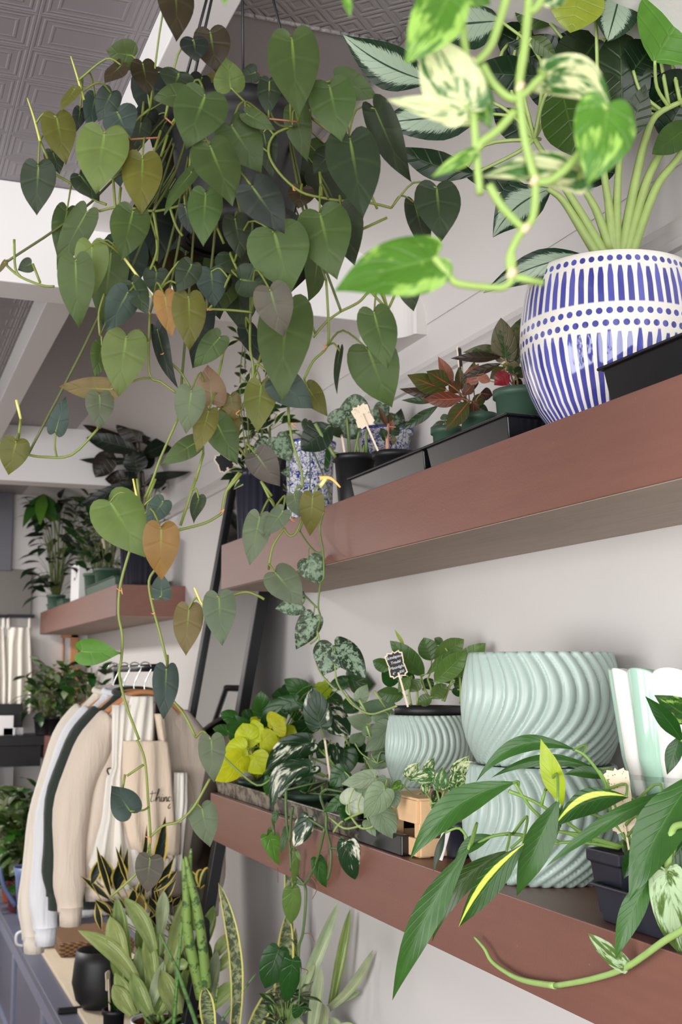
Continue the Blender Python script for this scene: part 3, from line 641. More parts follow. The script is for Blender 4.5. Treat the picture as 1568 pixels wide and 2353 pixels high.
# the glaze pattern is laid out around the pot's own axis, so the pot mesh keeps its origin on it
b = MB(); b.disc(V((cb.x, cb.y, UT + hb * .9)), Rb * .86, 30, .003); b.build('soil', MSOIL, ag.e)
ag.L(2, '420,375 6,158 165 a s=lance m=1 a=-.06 z=.02; 660,520 155,570 176 a s=lance m=1 z=.03; 740,95 385,130 200 a s=lance m=1 z=.05; 620,800 248,672 112 A s=lance a=-.05; 560,800 860,860 90 A s=lance z=.05; 965,868 698,1092 165 a s=lance m=1 z=.03 a=.1; 930,350 560,330 140 A s=lance z=.02; 1010,395 1095,725 205 z s=oval z=-.05; 1190,165 1000,420 230 d s=oval z=.04; 1295,580 1275,120 210 d s=oval z=.02; 1440,285 1640,-80 320 G s=oval z=-.04 r=15; 1330,440 1650,260 160 A s=oval z=.05; 1400,500 1660,330 170 A s=lance z=.02; 1325,640 1398,388 110 d s=lance z=-.03; 965,110 815,-50 160 z s=oval z=.04; 1110,-90 1055,150 210 9 s=oval z=-.05; 1290,-60 1225,190 170 a s=oval m=1 z=-.03; 1610,570 1430,710 110 z s=oval z=-.02; 900,645 690,500 120 A s=lance z=.05; 870,170 995,262 70 g s=lance z=-.02; 1090,640 1180,460 140 A s=oval z=.06; 1210,330 1000,160 200 A s=oval z=.07; 1500,480 1330,300 160 A s=oval z=.07; 1568,520 1440,300 200 A s=oval z=.08; 1100,860 1250,640 160 A s=oval z=.07; 760,200 980,320 120 A s=lance z=.06; 1560,300 1460,40 220 A s=oval z=.06; 1080,240 900,60 180 A s=oval z=.08; 1360,60 1340,240 150 A s=oval z=.05; 1250,420 1090,200 240 A s=oval z=.06; 1420,430 1500,120 260 d s=oval z=.07; 1180,330 1330,90 230 A s=oval z=.09; 1000,330 820,180 180 A s=lance z=.07; 1480,640 1600,420 170 A s=oval z=.03; 1120,600 960,400 170 A s=oval z=.08; 900,230 700,130 150 A s=lance z=.07; 1340,330 1440,200 170 A s=oval z=.0; 1220,520 1130,330 190 d s=oval z=.01; 1560,200 1640,-20 240 z s=oval z=.02; 830,100 960,-60 170 d s=oval z=.07; 1180,430 1000,110 280 d s=oval z=.07; 1300,420 1170,50 290 A s=oval z=.09; 1420,430 1385,50 280 d s=oval z=.06; 1530,440 1590,110 280 A s=oval z=.06; 1330,530 1570,250 230 d s=oval z=.03; 1080,480 890,250 220 A s=oval z=.08; 1560,520 1470,320 200 d s=oval z=.04; 1050,200 810,50 220 A s=oval z=.1; 1490,250 1380,-40 260 z s=oval z=.03', jit=.01, wk=1.2, nu=8, nv=14, bend=.08, fold=.16, tipz=.3)
ag.L(0, '1350,590 1110,674 66 a s=lance m=1 z=-.04 a=.08 b=.15', nu=8, nv=14)
ag.S(2, '1200,1205 1110,1060 1020,920 950,868; 1228,1200 1140,1040 1010,830 890,640; 1240,1150 1170,960 1080,815; 1262,1200 1240,1000 1210,800 1180,560; 1290,1180 1340,900 1400,640 1450,530 1560,470; 1305,1195 1400,850 1490,680 1600,560; 1330,1190 1440,880 1540,740 1620,620; 1250,1190 1235,1000 1215,850; 1270,1200 1270,900 1290,600', 13, 6, z=0)
ag.S(0, '1372,600 1350,588', 4, 3, z=-.03)
ag.petioles([V((cb.x, cb.y, UT + hb * .92))], .3)
ag.done(MSTEM)
# ------------------------------------------------------------------ trays on the upper shelf
tx0, tx1 = XF + .012, XW - .02
yn, yf = at_u(1165, tx0, UT + .02).y, at_u(975, tx0, UT + .02).y
tray('long black tray of green pots beside the blue striped pot', tx0, tx1, yn, yf - .004, UT, .042)
yn2 = yf + .006; yf2 = at_u(803, tx0, UT + .02).y
tray('black tray holding the two black pots and a wooden marker on the upper shelf', tx0, tx1, yn2, yf2, UT, .042)
y3 = at_u(1382, XF + .006, UT + .03).y
tray('empty black tray in front of the blue striped pot at the shelf edge', XF + .006, XW - .06, .85, y3, UT, .047)
def up_plant(u, x, v_rim, rp, label, mat, zoff=.004, name='potted_plant', stem=(110, 140, 60), mats=None, pet=.0014, soil=MSOIL, taper=.78, zbase=None, rim=.012, rf=None, seg=40):
    """potted plant whose pot stands in column u at wall distance x; rim at image row v_rim, radius rp px"""
    z0 = (zbase if zbase is not None else UT + zoff); c = at_u(u, x, z0 + .08); Z = dep(c); zt = P(u, v_rim, Z).z; c.z = z0
    p = Plant(name, c, label, 'plant', Z=Z, mats=mats or [MGLOSS], stemcol=stem, pet=pet); p.rim = V((c.x, c.y, zt)); p.rr = rp * Z / F
    p.potmesh = pot(p.e, c, z0, zt, p.rr, mat, taper, rim, soil=soil, rf=rf, seg=seg); return p
RP = [MRED, MGLOSS, MMOT]
ra = up_plant(1027, .93, 982, 33, 'small green pot with a tiny seedling at the far end of the long tray', MGRN, mats=RP)
ra.L('M', '430,1135 405,1078 76 j s=oval m=1; 428,1145 298,1202 52 j s=lance m=1; 420,1130 440,1085 50 8 s=oval m=1', jit=.005, nu=4, nv=7); ra.petioles([ra.rim], .2); ra.done(MSTEM)
rb = up_plant(1100, .95, 952, 40, 'red-veined plant with pointed leaves in the middle green pot', MGRN, mats=RP, stem=(150, 110, 80))
rb.L('M', '440,850 65,705 190 2 s=lance; 470,800 248,672 160 2 s=lance z=-.02 m=0; 500,810 358,532 115 3 s=lance; 580,850 555,630 100 2 s=lance; 620,840 745,600 150 3 s=lance; 650,900 705,575 140 2 s=lance m=1; 400,910 -10,838 100 4 s=lance m=1; 330,960 10,948 64 8 s=lance m=1; 600,930 212,942 150 5 s=lance z=-.02; 650,960 428,1240 175 2 s=lance z=-.04; 360,1000 5,1235 96 8 s=lance m=1; 600,900 705,775 110 1 s=lance; 670,1000 830,885 110 2 s=lance; 690,960 700,1105 110 1 s=lance z=-.03; 720,1000 840,1060 90 8 s=lance m=1; 760,880 880,900 120 4 s=lance; 560,880 460,760 120 1 s=lance; 700,850 660,700 120 5 s=lance z=.02', jit=.008, nu=6, nv=10, tipz=.35)
rb.petioles([rb.rim + V((rnd(-.01, .01), rnd(-.01, .01), -.004)) for k in range(6)], .3); rb.done(MSTEM)
rc = up_plant(1200, .95, 897, 62, 'pink mottled arrow-leaved plant in the green pot behind the blue striped pot', MGRN, mats=RP, stem=(150, 120, 90))
rc.L('M', '1000,560 955,165 230 6 s=pothos m=2; 1030,560 1195,140 210 6 s=pothos m=2 z=.02; 960,470 595,495 110 6 s=lance m=2; 960,540 475,552 100 4 s=lance m=1; 960,600 575,742 90 4 s=lance m=1; 1000,640 850,745 130 2 s=lance; 1040,690 890,805 150 7 s=lance z=-.02 m=1; 860,770 715,708 90 3 s=lance; 1000,620 1160,680 130 6 s=lance m=2; 1100,660 1040,490 140 6 s=lance m=2; 1090,720 1180,640 120 8 s=lance m=1; 1060,780 1170,820 120 4 s=lance m=1; 980,660 1040,600 80 9 s=oval m=1', jit=.008, nu=6, nv=10, tipz=.3)
rc.petioles([rc.rim + V((rnd(-.01, .01), rnd(-.01, .01), -.004)) for k in range(6)], .3); rc.done(MSTEM)
marker('dark edge-on plant marker standing among the red-veined leaves', (1067, 905), (1060, 825), 22, 58, dep(rb.rim), face=True, yaw=1.2)
# black pots, chinoiserie pots
MCHIN = None
t = NT('blue_painted_porcelain'); v = t.obj()
n1 = t.n('ShaderNodeTexVoronoi', feature='DISTANCE_TO_EDGE'); t.put(n1.inputs['Vector'], t.mapv(v, (1, 1, .8))); n1.inputs['Scale'].default_value = 60
q1 = t.noise(v, 62, 3, .6, 1.6); m1 = t.M('MULTIPLY', t.step(t.M('ABSOLUTE', t.M('SUBTRACT', q1, .5)), .05, .02), 1.0)
m2 = t.step(t.noise(v, 44, 2, .5, 2.2), .58, .62)
mm_ = t.M('MAXIMUM', m1, m2)
MCHIN = t.done(t.bsdf(t.mix(mm_, lin((232, 233, 236)), lin((48, 62, 140))), 0.12, Coat_Weight=0.3))
MCOB = simple('cobalt_band', (44, 54, 128), 0.15, 0.1)
def chin(p):
    b = MB(); c = V((p.rim.x, p.rim.y, 0)); z = p.rim.z; r = p.rr
    b.lathe([(r * 1.02, z - .006), (r * 1.07, z - .004), (r * 1.07, z + .001), (r * .99, z + .001)], c, 40); b.build('rim_band', MCOB, p.e)
pw = up_plant(887, 1.0, 986, 60, 'speckled plant in the blue and white porcelain pot against the wall', MCHIN, mats=[MSPL, MGLOSS], taper=.7, zbase=UT + .0005)
chin(pw)
pw.L('I', '1000,500 1275,440 200 i z=.0 s=pothos; 1060,300 1000,520 150 i; 860,560 640,420 130 i; 1180,560 1240,330 150 d m=1 z=.02', jit=.01, nu=5, nv=8); pw.petioles([pw.rim], .3); pw.done(MSTEM)
p1 = up_plant(815, .895, 1047, 47, 'dark speckled plant in the left of two black pots in the tray', MBLK, mats=[MSPL, MGLOSS], stem=(112, 132, 78), zoff=.006)
p1.L('I', '935,330 640,330 170 i z=.0 a=.14 b=.1 s=oval; 560,480 690,330 150 i s=pothos; 800,420 520,420 130 d; 730,430 740,645 175 i; 560,500 262,742 270 f m=1 s=oval z=-.03; 830,560 640,600 120 i z=.02; 900,700 860,740 80 d', jit=.008, nu=6, nv=9)
p1.S('I', '400,480 480,620 600,810', 5, 4, z=-.03); p1.S('I', '740,810 730,680 710,420; 780,810 800,700 830,560; 830,810 810,640; 900,800 900,540; 860,810 880,690; 700,800 560,760', 4, 3)
p1.petioles([p1.rim], .2); p1.done(MSTEM)
p2 = up_plant(906, .905, 1040, 47, 'young red-stemmed plant in the right of two black pots in the tray', MBLK, mats=[MGLOSS, MRED], stem=(190, 140, 120), zoff=.006)
p2.L('I', '1110,520 1012,308 60 1 s=lance m=1; 1118,540 1130,370 90 2 s=lance m=1; 1130,600 1222,500 110 8 s=lance; 1130,640 1200,640 90 2 s=lance m=1; 1090,620 1040,520 80 8 s=lance; 1120,560 1160,440 70 3 s=lance m=1; 1180,520 1310,455 40 d s=lance; 1090,660 1060,560 60 n s=lance', jit=.006, nu=4, nv=7)
p2.S('I', '1110,760 1105,620 1115,480', 6, 3); p2.petioles([p2.rim], .15); p2.done(MSTEM)
marker('wooden back of a plant marker speckled with ink beside the black pots', (869, 1036), (834, 956), 42, 54, dep(p2.rim) - .06, face=False)
marker('thin bare marker stick leaning in the left black pot', (792, 1040), (786, 1004), 5, 10, dep(p1.rim) - .02, face=False)
pv = up_plant(712, .93, 1016, 57, 'dark trailing plant in the tall blue and white porcelain vase', MCHIN, mats=[MSPL, MGLOSS], stem=(98, 122, 62), taper=.9, zbase=UT + .0005)
chin(pv)
pv.L('A', '650,20 775,240 215 i z=-.02; 850,330 688,335 130 d z=-.02; 1110,100 900,445 200 n m=1 s=oval z=-.03; 730,830 565,990 170 f z=-.1; 780,760 850,850 90 f z=-.1; 560,60 420,160 120 d', jit=.01, nu=6, nv=9)
pv.L('I', '700,540 480,520 160 d m=1; 330,450 290,560 100 d m=1; 400,700 560,560 130 d m=1 z=.03', jit=.01, nu=5, nv=8)
pv.petioles([pv.rim], .3)
pv.plane = .785
pv.L('A', '935,1115 1042,1345 238 i; 880,1530 635,1562 165 i; 985,1630 825,1932 215 d m=0; 870,1480 890,1400 70 d m=1', jit=.006, nu=8, nv=12)
pv.L('B', '1030,120 950,358 270 d m=0 z=-.01; 1045,115 1300,395 215 f m=0 a=-.05', jit=.004, nu=8, nv=12)
pv.S('A', '1075,690 1040,850 1070,1050 1075,1280 1045,1340 1025,1540 1045,1640 1015,1770; 860,865 920,960 1000,1050 1065,1060; 900,1440 1010,1550', 2.2)
pv.S('B', '850,100 900,60 905,0; 905,0 920,90 890,140; 890,140 900,260 940,350 1020,440 1060,470; 1045,260 1060,400 1130,520 1200,600 1330,665 1460,630 1540,600', 2.2, col=(140, 160, 96))
a = pv.pt(*cpx('A', 1075, 690)); pv.st.tube([pv.rim, V((a.x + .01, a.y, UT + .02)), V((a.x, a.y, UT + .004)), a], .0016, seg=6, col=lin((90, 110, 56)))
a = pv.pt(*cpx('A', 860, 865)); pv.st.tube([pv.rim, V((a.x + .02, a.y, UT + .03)), a], .0014, seg=6, col=lin((98, 122, 62)))
pv.petioles([], .08); pv.done(MSTEM)
# ribbed black pot with the tall cream-edged plant
def ribs(n, d): return lambda an, z, r: r * (1 + d * (0.5 + 0.5 * math.cos(n * an)) ** 2 - d)
pr_ = up_plant(596, .885, 1082, 57, 'tall cream-edged bushy plant in a ribbed black pot at the far end of the shelf', MNAVY, mats=[MMARG, MGLOSS], rf=ribs(22, .06), seg=132, zbase=UT + .0005, rim=.02, taper=.85, stem=(92, 104, 52))
base = pr_.rim
for k in range(7):
    a = k * .9; q = base + V((.03 * math.cos(a), .03 * math.sin(a), 0)); tp = base + V((rnd(-.06, .05), rnd(-.06, .06), rnd(.14, .39)))
    pr_.st.tube([q, q.lerp(tp, .5) + V((rnd(-.02, .02), rnd(-.02, .02), .03)), tp], .002, .0012, seg=5, col=lin((92, 104, 52))); pr_.paths += [q.lerp(tp, i / 8) for i in range(9)]
for k in range(120):
    q = random.choice(pr_.paths); a = rnd(0, 2 * PI); d = V((math.cos(a) * .8, math.sin(a) * .8, rnd(-.8, .6))).normalized()
    B = q + d * rnd(.01, .04); leaf3(pr_.fol, B, B + d * rnd(.035, .06), V((rnd(-.6, .2), -1, .5)), rnd(.016, .024), 'lance', pal(random.choice('nndfX')), .12, .15, 0, 4, 6, 0 if rnd(0, 1) < .6 else 1)
    pr_.st.tube([q, B], .0008, seg=4, smooth=False, col=lin((92, 104, 52)))
pr_.done(MSTEM)
marker('small black scalloped marker peeking out beside the ribbed black pot', (540, 1110), (516, 1062), 40, 46, dep(base) + .02, yaw=.3)
# ------------------------------------------------------------------ near hanging marbled vine
MMARB2 = leaf_mat('green_marbled_leaf', 'marble', 0.3, 0.12, 6.0, (150, 190, 90), 0.04, alt=(150, 190, 90), thr=0.56, trans=0.35)
MMARBW = leaf_mat('cream_marbled_leaf', 'marble', 0.3, 0.1, 6.0, (150, 190, 90), 0.04, alt=(206, 212, 164), thr=0.47, trans=0.32)
va = P(1150, -60, .62)
fv = Plant('hanging_vine', (va.x, va.y, CEIL - .02), 'marbled cream and green vine dangling close to the camera at the top', 'plant', Z=.6, mats=[MMARBW, MMARB2], stemcol=(132, 158, 80), pet=.0016)
fv.L(2, '500,-30 288,296 235 G m=1 z=-.02 a=-.04; 580,500 365,150 270 m z=.0; 592,525 210,458 110 m; 610,400 690,595 125 G m=1 z=.01; 930,345 1245,500 190 m a=-.16 z=.01; 1225,480 1128,855 270 G m=1 a=-.05 z=-.01; 1110,825 635,815 150 m a=.1 z=.01; 605,705 412,818 66 G m=1; 1010,-50 900,22 120 m; 20,-30 42,85 40 G m=1; 560,-60 690,20 120 G m=1 z=.02', jit=.004, roll=10, nu=10, nv=16, tipz=.15)
fv.L(0, '1001,590 764,671 128 G m=1 r=28; 797,-10 806,42 20 G m=1; 515,-20 518,14 16 G m=1', jit=.004, roll=8, nu=10, nv=16, tipz=.1)
fv.S(2, '870,-60 842,230 820,400 842,620 880,780 895,835 882,1000 820,1080 775,1180 782,1260; 775,-60 722,120 680,225 610,292 578,272 560,130 540,-60; 582,285 592,460 612,560 622,700 640,895; 650,300 700,385 775,450 832,440 930,345; 800,510 720,600 640,660 640,690; 680,850 740,950 830,1042 852,1050; 890,832 960,832 1060,750 1150,630; 940,-60 910,20 870,60', 10.5, 9, z=0, seg=10)
fv.S(4, '430,80 500,172 545,205 700,222 760,214 790,165 785,60; 790,170 930,202', 9.5, 8, z=0, seg=10)
for x, y in ((825, 400), (600, 290), (890, 830), (850, 1050), (600, 470)): fv.S(2, f'{x - 14},{y - 6} {x + 10},{y + 8}', 15, 13, path=False, col=(206, 180, 150), seg=8)
fv.S(4, '770,150 800,165', 15, 13, path=False, col=(206, 180, 150), seg=8)
fv.petioles([], .05)
tp = [P(784 + x / 2, -30, .6) for x in (870, 775, 540, 940)]
for q in tp: fv.st.tube([q, q.lerp(V((va.x, va.y, CEIL - .12)), .5), V((va.x, va.y, CEIL - .12))], .0026, seg=7, col=lin((150, 176, 92)))
fv.done(MSTEM)
b = MB(); c = V((va.x, va.y, 0)); b.lathe([(0, CEIL - .16), (.05, CEIL - .16), (.075, CEIL - .085), (.078, CEIL - .085), (.078, CEIL - .075), (.07, CEIL - .075), (.05, CEIL - .15)], c, 32); b.build('pot', MBLK, fv.e)
b = MB()
for k in range(3): a = k * 2.1; b.tube([V((va.x + .07 * math.cos(a), va.y + .07 * math.sin(a), CEIL - .08)), V((va.x, va.y, CEIL - .001))], .0015, seg=5, smooth=False)
b.build('hanger', MBM, fv.e)
# ------------------------------------------------------------------ ribbed mint pots
t = NT('mint_ceramic'); MMINT = t.done(t.bsdf(t.mix(t.noise(t.obj(), 14, 3), lin((174, 190, 181)), lin((163, 182, 175))), 0.33, t.bump(t.noise(t.obj(), 240, 2), .05, .001)))
def mint(c, R, hh, e, N=34, ph=0.0, flip=False):
    b = MB(); n, m = 40, N * 10; vs, fs, uvs = [], [], []
    def Rz(q): return R * (1 - .105 * max(0, (q - .5) / .5) ** 2 - .2 * max(0, (.5 - q) / .5) ** 2.1)
    def tw(q): return .12 - .62 * ((q - .62) ** 2) / .384 - .10 * (1 - q)
    for i in range(n + 1):
        q = i / n
        for j in range(m):
            an = 2 * PI * j / m; k = (N * (an - tw(q) * 1.15 + ph) / (2 * PI)) % 1.0
            rg = 1 - abs(2 * k ** .85 - 1) ** 2.6
            r = Rz(q) * (1 - .075 * (1 - rg)); vs.append(V((c.x + r * math.cos(an), c.y + r * math.sin(an), c.z + q * hh)))
    for i in range(n):
        for j in range(m): j2 = (j + 1) % m; fs.append((i * m + j, i * m + j2, (i + 1) * m + j2, (i + 1) * m + j))
    o = n * m
    vs += [V((c.x + (Rz(1) - .008) * math.cos(2 * PI * j / m), c.y + (Rz(1) - .008) * math.sin(2 * PI * j / m), c.z + hh)) for j in range(m)]
    vs += [V((c.x + Rz(.5) * .86 * math.cos(2 * PI * j / m), c.y + Rz(.5) * .86 * math.sin(2 * PI * j / m), c.z + hh * .45)) for j in range(m)]
    for a0, a1 in ((o, o + m), (o + m, o + 2 * m)):
        for j in range(m): j2 = (j + 1) % m; fs.append((a0 + j, a0 + j2, a1 + j2, a1 + j))
    q0 = a1
    fs[-m:] = fs[-m:]
    fs2 = [(n * m + j, n * m + (j + 1) % m, o + (j + 1) % m, o + j) for j in range(m)]
    b.add(vs, fs, None); b.add([V((c.x, c.y, c.z + .004)), V((c.x, c.y, c.z + hh * .45))], [])
    k = len(b.v) - 2
    for j in range(m): b.f.append((k, (j + 1) % m, j)); b.m.append(0); b.f.append((k + 1, a1 + j, a1 + (j + 1) % m)); b.m.append(0)
    return b.build('pot', MMINT, e)
cm = at_u(1253, .938, LT); Zm = dep(cm + V((0, 0, .17))); Rm = 186 * Zm / F
ztop = P(1253, 1500, Zm).z; hm = (ztop - LT) / 2 - .0005
e = empty('ribbed_pot', (cm.x, cm.y, LT), 'large mint ribbed ceramic pot standing on the shelf, lower of the stacked pair', 'pot', 'large mint pots')
mint(V((cm.x, cm.y, LT + .0005)), Rm, hm, e)
e = empty('ribbed_pot', (cm.x, cm.y, LT + hm), 'large mint ribbed ceramic pot stacked on top of its twin', 'pot', 'large mint pots')
mint(V((cm.x, cm.y, LT + hm + .0015)), Rm * 1.0, hm, e, ph=.07)
# wooden crate, with the small mint pot on it
cf = PX(965, 1975, .842); yc = cf.y; ct = P(985, 1832, dep(V((.93, yc, LT)))).z; ct = max(ct, LT + .07)
cy1 = at_u(893, .842, ct).y
e = empty('wooden_crate', (.93, (yc + cy1) / 2, LT), 'pale wooden slatted crate under the small mint pot', 'crate')
cx0, cx1 = .842, 1.045; b = MB()
for x, y in ((cx0, yc), (cx0, cy1 - .02), (cx1 - .02, yc), (cx1 - .02, cy1 - .02)):
    b = MB(); b.box(x, x + .02, y, y + .02, LT + .0006, ct - .004); b.build('corner_post', MWOOD, e, smooth=False, bevel=.001)
hs = (ct - LT - .012)
for k, (za, zb) in enumerate(((LT + .003, LT + .003 + hs * .34), (LT + .003 + hs * .62, ct - .004))):
    for nm, bx in (('slat', (cx0 - .006, cx0, yc, cy1)), ('slat', (cx1, cx1 + .006, yc, cy1)), ('slat', (cx0, cx1, yc - .006, yc)), ('slat', (cx0, cx1, cy1, cy1 + .006))):
        b = MB(); b.box(*bx, za, zb); b.build(nm, MWOOD, e, smooth=False, bevel=.0008)
b = MB(); b.box(cx0 - .004, cx1 + .004, yc - .004, cy1 + .004, ct - .004, ct); b.build('top_board', MWOOD, e, smooth=False, bevel=.001)
cs = at_u(987, .955, ct); Zs = dep(cs + V((0, 0, .07))); Rs = 101 * Zs / F; zs = P(987, 1643, Zs).z
cs.y = max(cs.y, yc + .06)
ml = Plant('potted_plant', (cs.x, cs.y, ct), 'bushy green plant in a black pot dropped into the small mint ribbed pot', 'plant', Z=Zs, mats=[MGLOSS], stemcol=(136, 160, 84), pet=.0016)
mint(V((cs.x, cs.y, ct + .0005)), Rs, zs - ct, ml.e, N=38, ph=.1)
zi = P(987, 1622, Zs).z; b = MB(); ri = Rs * .77
b.lathe([(ri * .9, zs - .05), (ri * .97, zs + .001), (ri * 1.02, zs + .001), (ri * 1.02, zi), (ri * .96, zi), (ri * .95, zi - .012)], V((cs.x, cs.y, 0)), 40); b.build('inner_pot', MBLK, ml.e)
b = MB(); b.disc(V((cs.x, cs.y, zi - .004)), ri * .96, 26, .003); b.build('bark', MBARK, ml.e)
ml.L('D', '620,485 305,168 175 H s=oval z=-.01; 690,350 615,138 180 H s=oval z=.02; 715,345 985,155 190 h s=oval z=.02; 640,480 885,235 84 h s=lance z=-.03; 715,545 1008,258 190 h s=oval z=-.04; 880,500 1182,190 200 h s=oval z=.01; 790,200 712,144 70 H s=oval z=.03; 310,425 148,350 120 H s=oval; 390,540 228,445 190 n s=oval z=.02; 490,500 378,645 110 h s=lance z=-.02; 590,520 485,640 120 h s=lance z=-.01; 690,690 822,568 130 h s=oval z=-.02; 690,690 556,740 110 h s=oval z=-.01; 870,505 1045,458 100 H s=oval z=.02; 870,620 992,662 80 n s=oval; 430,680 185,640 140 H s=oval; 850,560 800,420 120 H s=oval z=.03; 560,430 480,330 130 n s=oval z=.03; 780,420 880,330 120 n s=oval z=.03; 900,600 980,520 90 H s=oval z=.02; 520,560 420,470 120 n s=oval z=.03; 620,600 700,520 110 n s=oval z=.03', jit=.006, nu=6, nv=10, roll=20)
ml.L('D', '440,220 348,66 34 9 s=lance z=.01', nu=4, nv=6)
ml.S('D', '690,700 680,600 650,520; 800,725 840,620 880,520; 690,700 715,620 740,540; 660,690 620,600 590,490; 950,745 955,620 945,500; 700,700 770,560 850,430; 790,720 800,640 900,540; 500,760 480,640 500,540; 560,760 555,620 560,560', 3.2, 2.4)
ml.petioles([V((cs.x + rnd(-.02, .02), cs.y + rnd(-.02, .02), zi - .003)) for k in range(6)], .3); ml.done(MSTEM)
marker('chalkboard plant marker with white handwriting in the bushy plant above the small mint pot', cpx('D', 470, 775), cpx('D', 362, 388), 43, 62, Zs - .05, lines=(('Scindapsus', 0, 15, 9.5), ('Treubii', 0, 3, 9), ('Moonlight', 0, -9, 9), ('6"     $50', 0, -21, 8)))
# small things by the crate
MCARD = simple('white_card', (232, 230, 232), 0.6, 0.03)
def lo_plant(u, x, v_rim, rp, label, mat, mats, stem=(110, 140, 60), pet=.0014, taper=.78, zb=None, **k):
    return up_plant(u, x, v_rim, rp, label, mat, mats=mats, stem=stem, pet=pet, taper=taper, zbase=(LT + .0006 if zb is None else zb), **k)
vp = lo_plant(1052, .905, 1886, 32, 'small cream and green marbled vine in a black pot beside the crate', MNAVY, [MMARB, MMARG, MMARB2], stem=(130, 160, 90), taper=.82)
vp.plane = .86
vp.L('D', '470,1420 572,1285 130 m; 705,1400 495,1440 140 m z=-.02; 640,1365 715,1235 92 m; 770,1525 790,1325 150 m z=-.02; 880,1500 905,1350 84 m; 905,1380 1032,1220 130 m; 845,1545 965,1540 112 m m=1; 625,1480 640,1595 94 m; 685,1690 802,1655 112 m m=1; 495,1690 595,1560 130 m m=1; 410,1480 298,1550 90 G m=2; 395,1770 480,1600 130 m m=1 z=-.02; 385,1735 262,1668 125 m m=1 z=-.01; 920,1470 1035,1420 112 m; 1045,1445 1115,1300 112 m; 980,1330 1100,1290 90 m; 740,1560 700,1660 90 d m=2 z=.02; 860,1420 960,1480 100 m', jit=.006, nu=6, nv=9)
vp.S('D', '720,1800 620,1830 560,1740 490,1690; 640,1835 500,1815 400,1760; 760,1640 740,1560 700,1420; 700,1660 540,1600 420,1490; 780,1640 800,1560 850,1500; 690,1650 640,1560; 860,1660 950,1500 1040,1450', 2.6, 2)
for cr, x, y in (('D', 720, 1800), ('D', 760, 1640), ('D', 700, 1660), ('D', 780, 1640), ('D', 860, 1660)):
    q = vp.pt(*cpx(cr, x, y)); vp.st.tube([vp.rim, vp.rim.lerp(q, .5) + V((0, 0, .015)), q], .0013, seg=5, col=lin((130, 160, 90)))
vp.petioles([vp.rim], .12); vp.done(MSTEM)
b = MB(); p0, p1 = PX(998, 1972, .826), PX(1018, 1905, .85); w_ = V((0, -.027, 0))
b.prism([p0, p0 + w_, p1 + w_ * .95, p1], V((.0012, 0, 0))); tag(b.build('price_card', MCARD, smooth=False), 'blank white card leaning against the wooden crate', 'card')
# ------------------------------------------------------------------ long dusty trays
yA, yB_ = YLo - .01, PX(820, 1905, .822).y
tray('long dusty black tray with pale scraped lip under the mixed pothos', .822, XW - .02, yB_ + .004, yA, LT, .038, dusty=True, ribs=0)
yC = yc + .012
tray('short black tray between the dusty tray and the wooden crate', .822, .835, yC - .01, yB_ - .006, LT, .03) if False else None
b = MB(); b.box(.823, .838, yc + .03, yB_ - .004, LT + .0005, LT + .034); tag(b.build('plant_tray', MTRAY, smooth=False, bevel=.002), 'narrow black tray at the shelf edge in front of the wooden crate', 'tray')
# ------------------------------------------------------------------ mixed pothos on the lower shelf
LG = [MGLOSS, MMARB, MSPL, MMARG]
zt_ = LT + .006
MNEON = leaf_mat('neon_leaf', 'plain', 0.4, 0.12, 6.0, (225, 232, 90), 0.04, trans=0.4)
npl = lo_plant(590, .92, 1792, 40, 'neon yellow-green pothos at the far end of the lower shelf', MGRN, [MNEON, MGLOSS], stem=(170, 184, 60), zb=zt_)
npl.L('B', '310,1000 85,1202 205 y z=-.28; 335,940 158,955 185 y z=-.26; 380,990 465,1145 215 y z=-.26; 355,870 305,738 190 y z=-.24; 455,870 595,885 175 y z=-.25; 540,770 640,695 215 y z=-.24; 400,800 470,750 160 y z=-.23; 590,760 560,680 150 y z=-.23; 420,900 360,800 150 y z=-.24; 330,1040 340,1130 130 Y z=-.26; 560,960 500,1040 150 Y z=-.24; 660,830 720,760 140 Y z=-.23; 520,1000 560,1080 140 y z=-.24; 560,1060 642,1058 110 y; 430,760 375,690 110 y; 500,650 470,560 90 y z=.02; 610,820 700,860 130 y; 500,900 480,1000 150 Y; 640,660 560,560 120 Y z=.03; 420,820 520,760 160 y z=.02; 330,1010 250,1120 130 y z=.01; 620,900 700,980 140 Y z=.02; 300,920 200,840 120 Y z=.02; 520,960 600,1010 120 y z=.01', jit=.008, sh='pothos', nu=6, nv=9, roll=25)
npl.petioles([npl.rim], .3); npl.done(MSTEM)
dpl = lo_plant(640, .99, 1770, 42, 'dark green pothos behind the neon yellow one', MGRN, [MGLOSS], stem=(96, 130, 50), zb=zt_)
dpl.L('B', '350,915 240,672 220 n z=-.26; 470,690 450,478 160 N z=-.06; 750,560 440,800 150 n z=-.24 a=.12; 640,650 478,882 90 n z=-.24; 850,525 638,385 160 N z=-.02; 700,560 535,510 180 n; 250,700 128,655 110 N z=-.2; 190,800 66,780 90 N z=-.22; 760,640 690,690 270 n z=-.05; 880,770 655,770 120 n z=-.2; 400,940 505,930 120 n z=-.25; 1150,400 995,445 110 n; 1150,380 1350,425 190 n z=.02; 960,500 820,600 170 n; 860,560 780,640 160 n; 1000,520 1090,600 140 n z=.02; 700,480 620,440 120 n z=.02; 380,700 300,640 110 n z=-.05; 150,1000 210,1060 90 n z=-.08; 1200,560 1130,660 140 n z=.02; 260,720 180,760 110 n z=-.06', jit=.008, sh='pothos', nu=6, nv=9, roll=25)
dpl.L('B', '950,408 1025,622 165 Y z=-.05', sh='pothos')
dpl.petioles([dpl.rim, dpl.rim + V((-.03, .02, .05)), dpl.rim + V((-.02, -.05, .06))], .35); dpl.done(MSTEM)
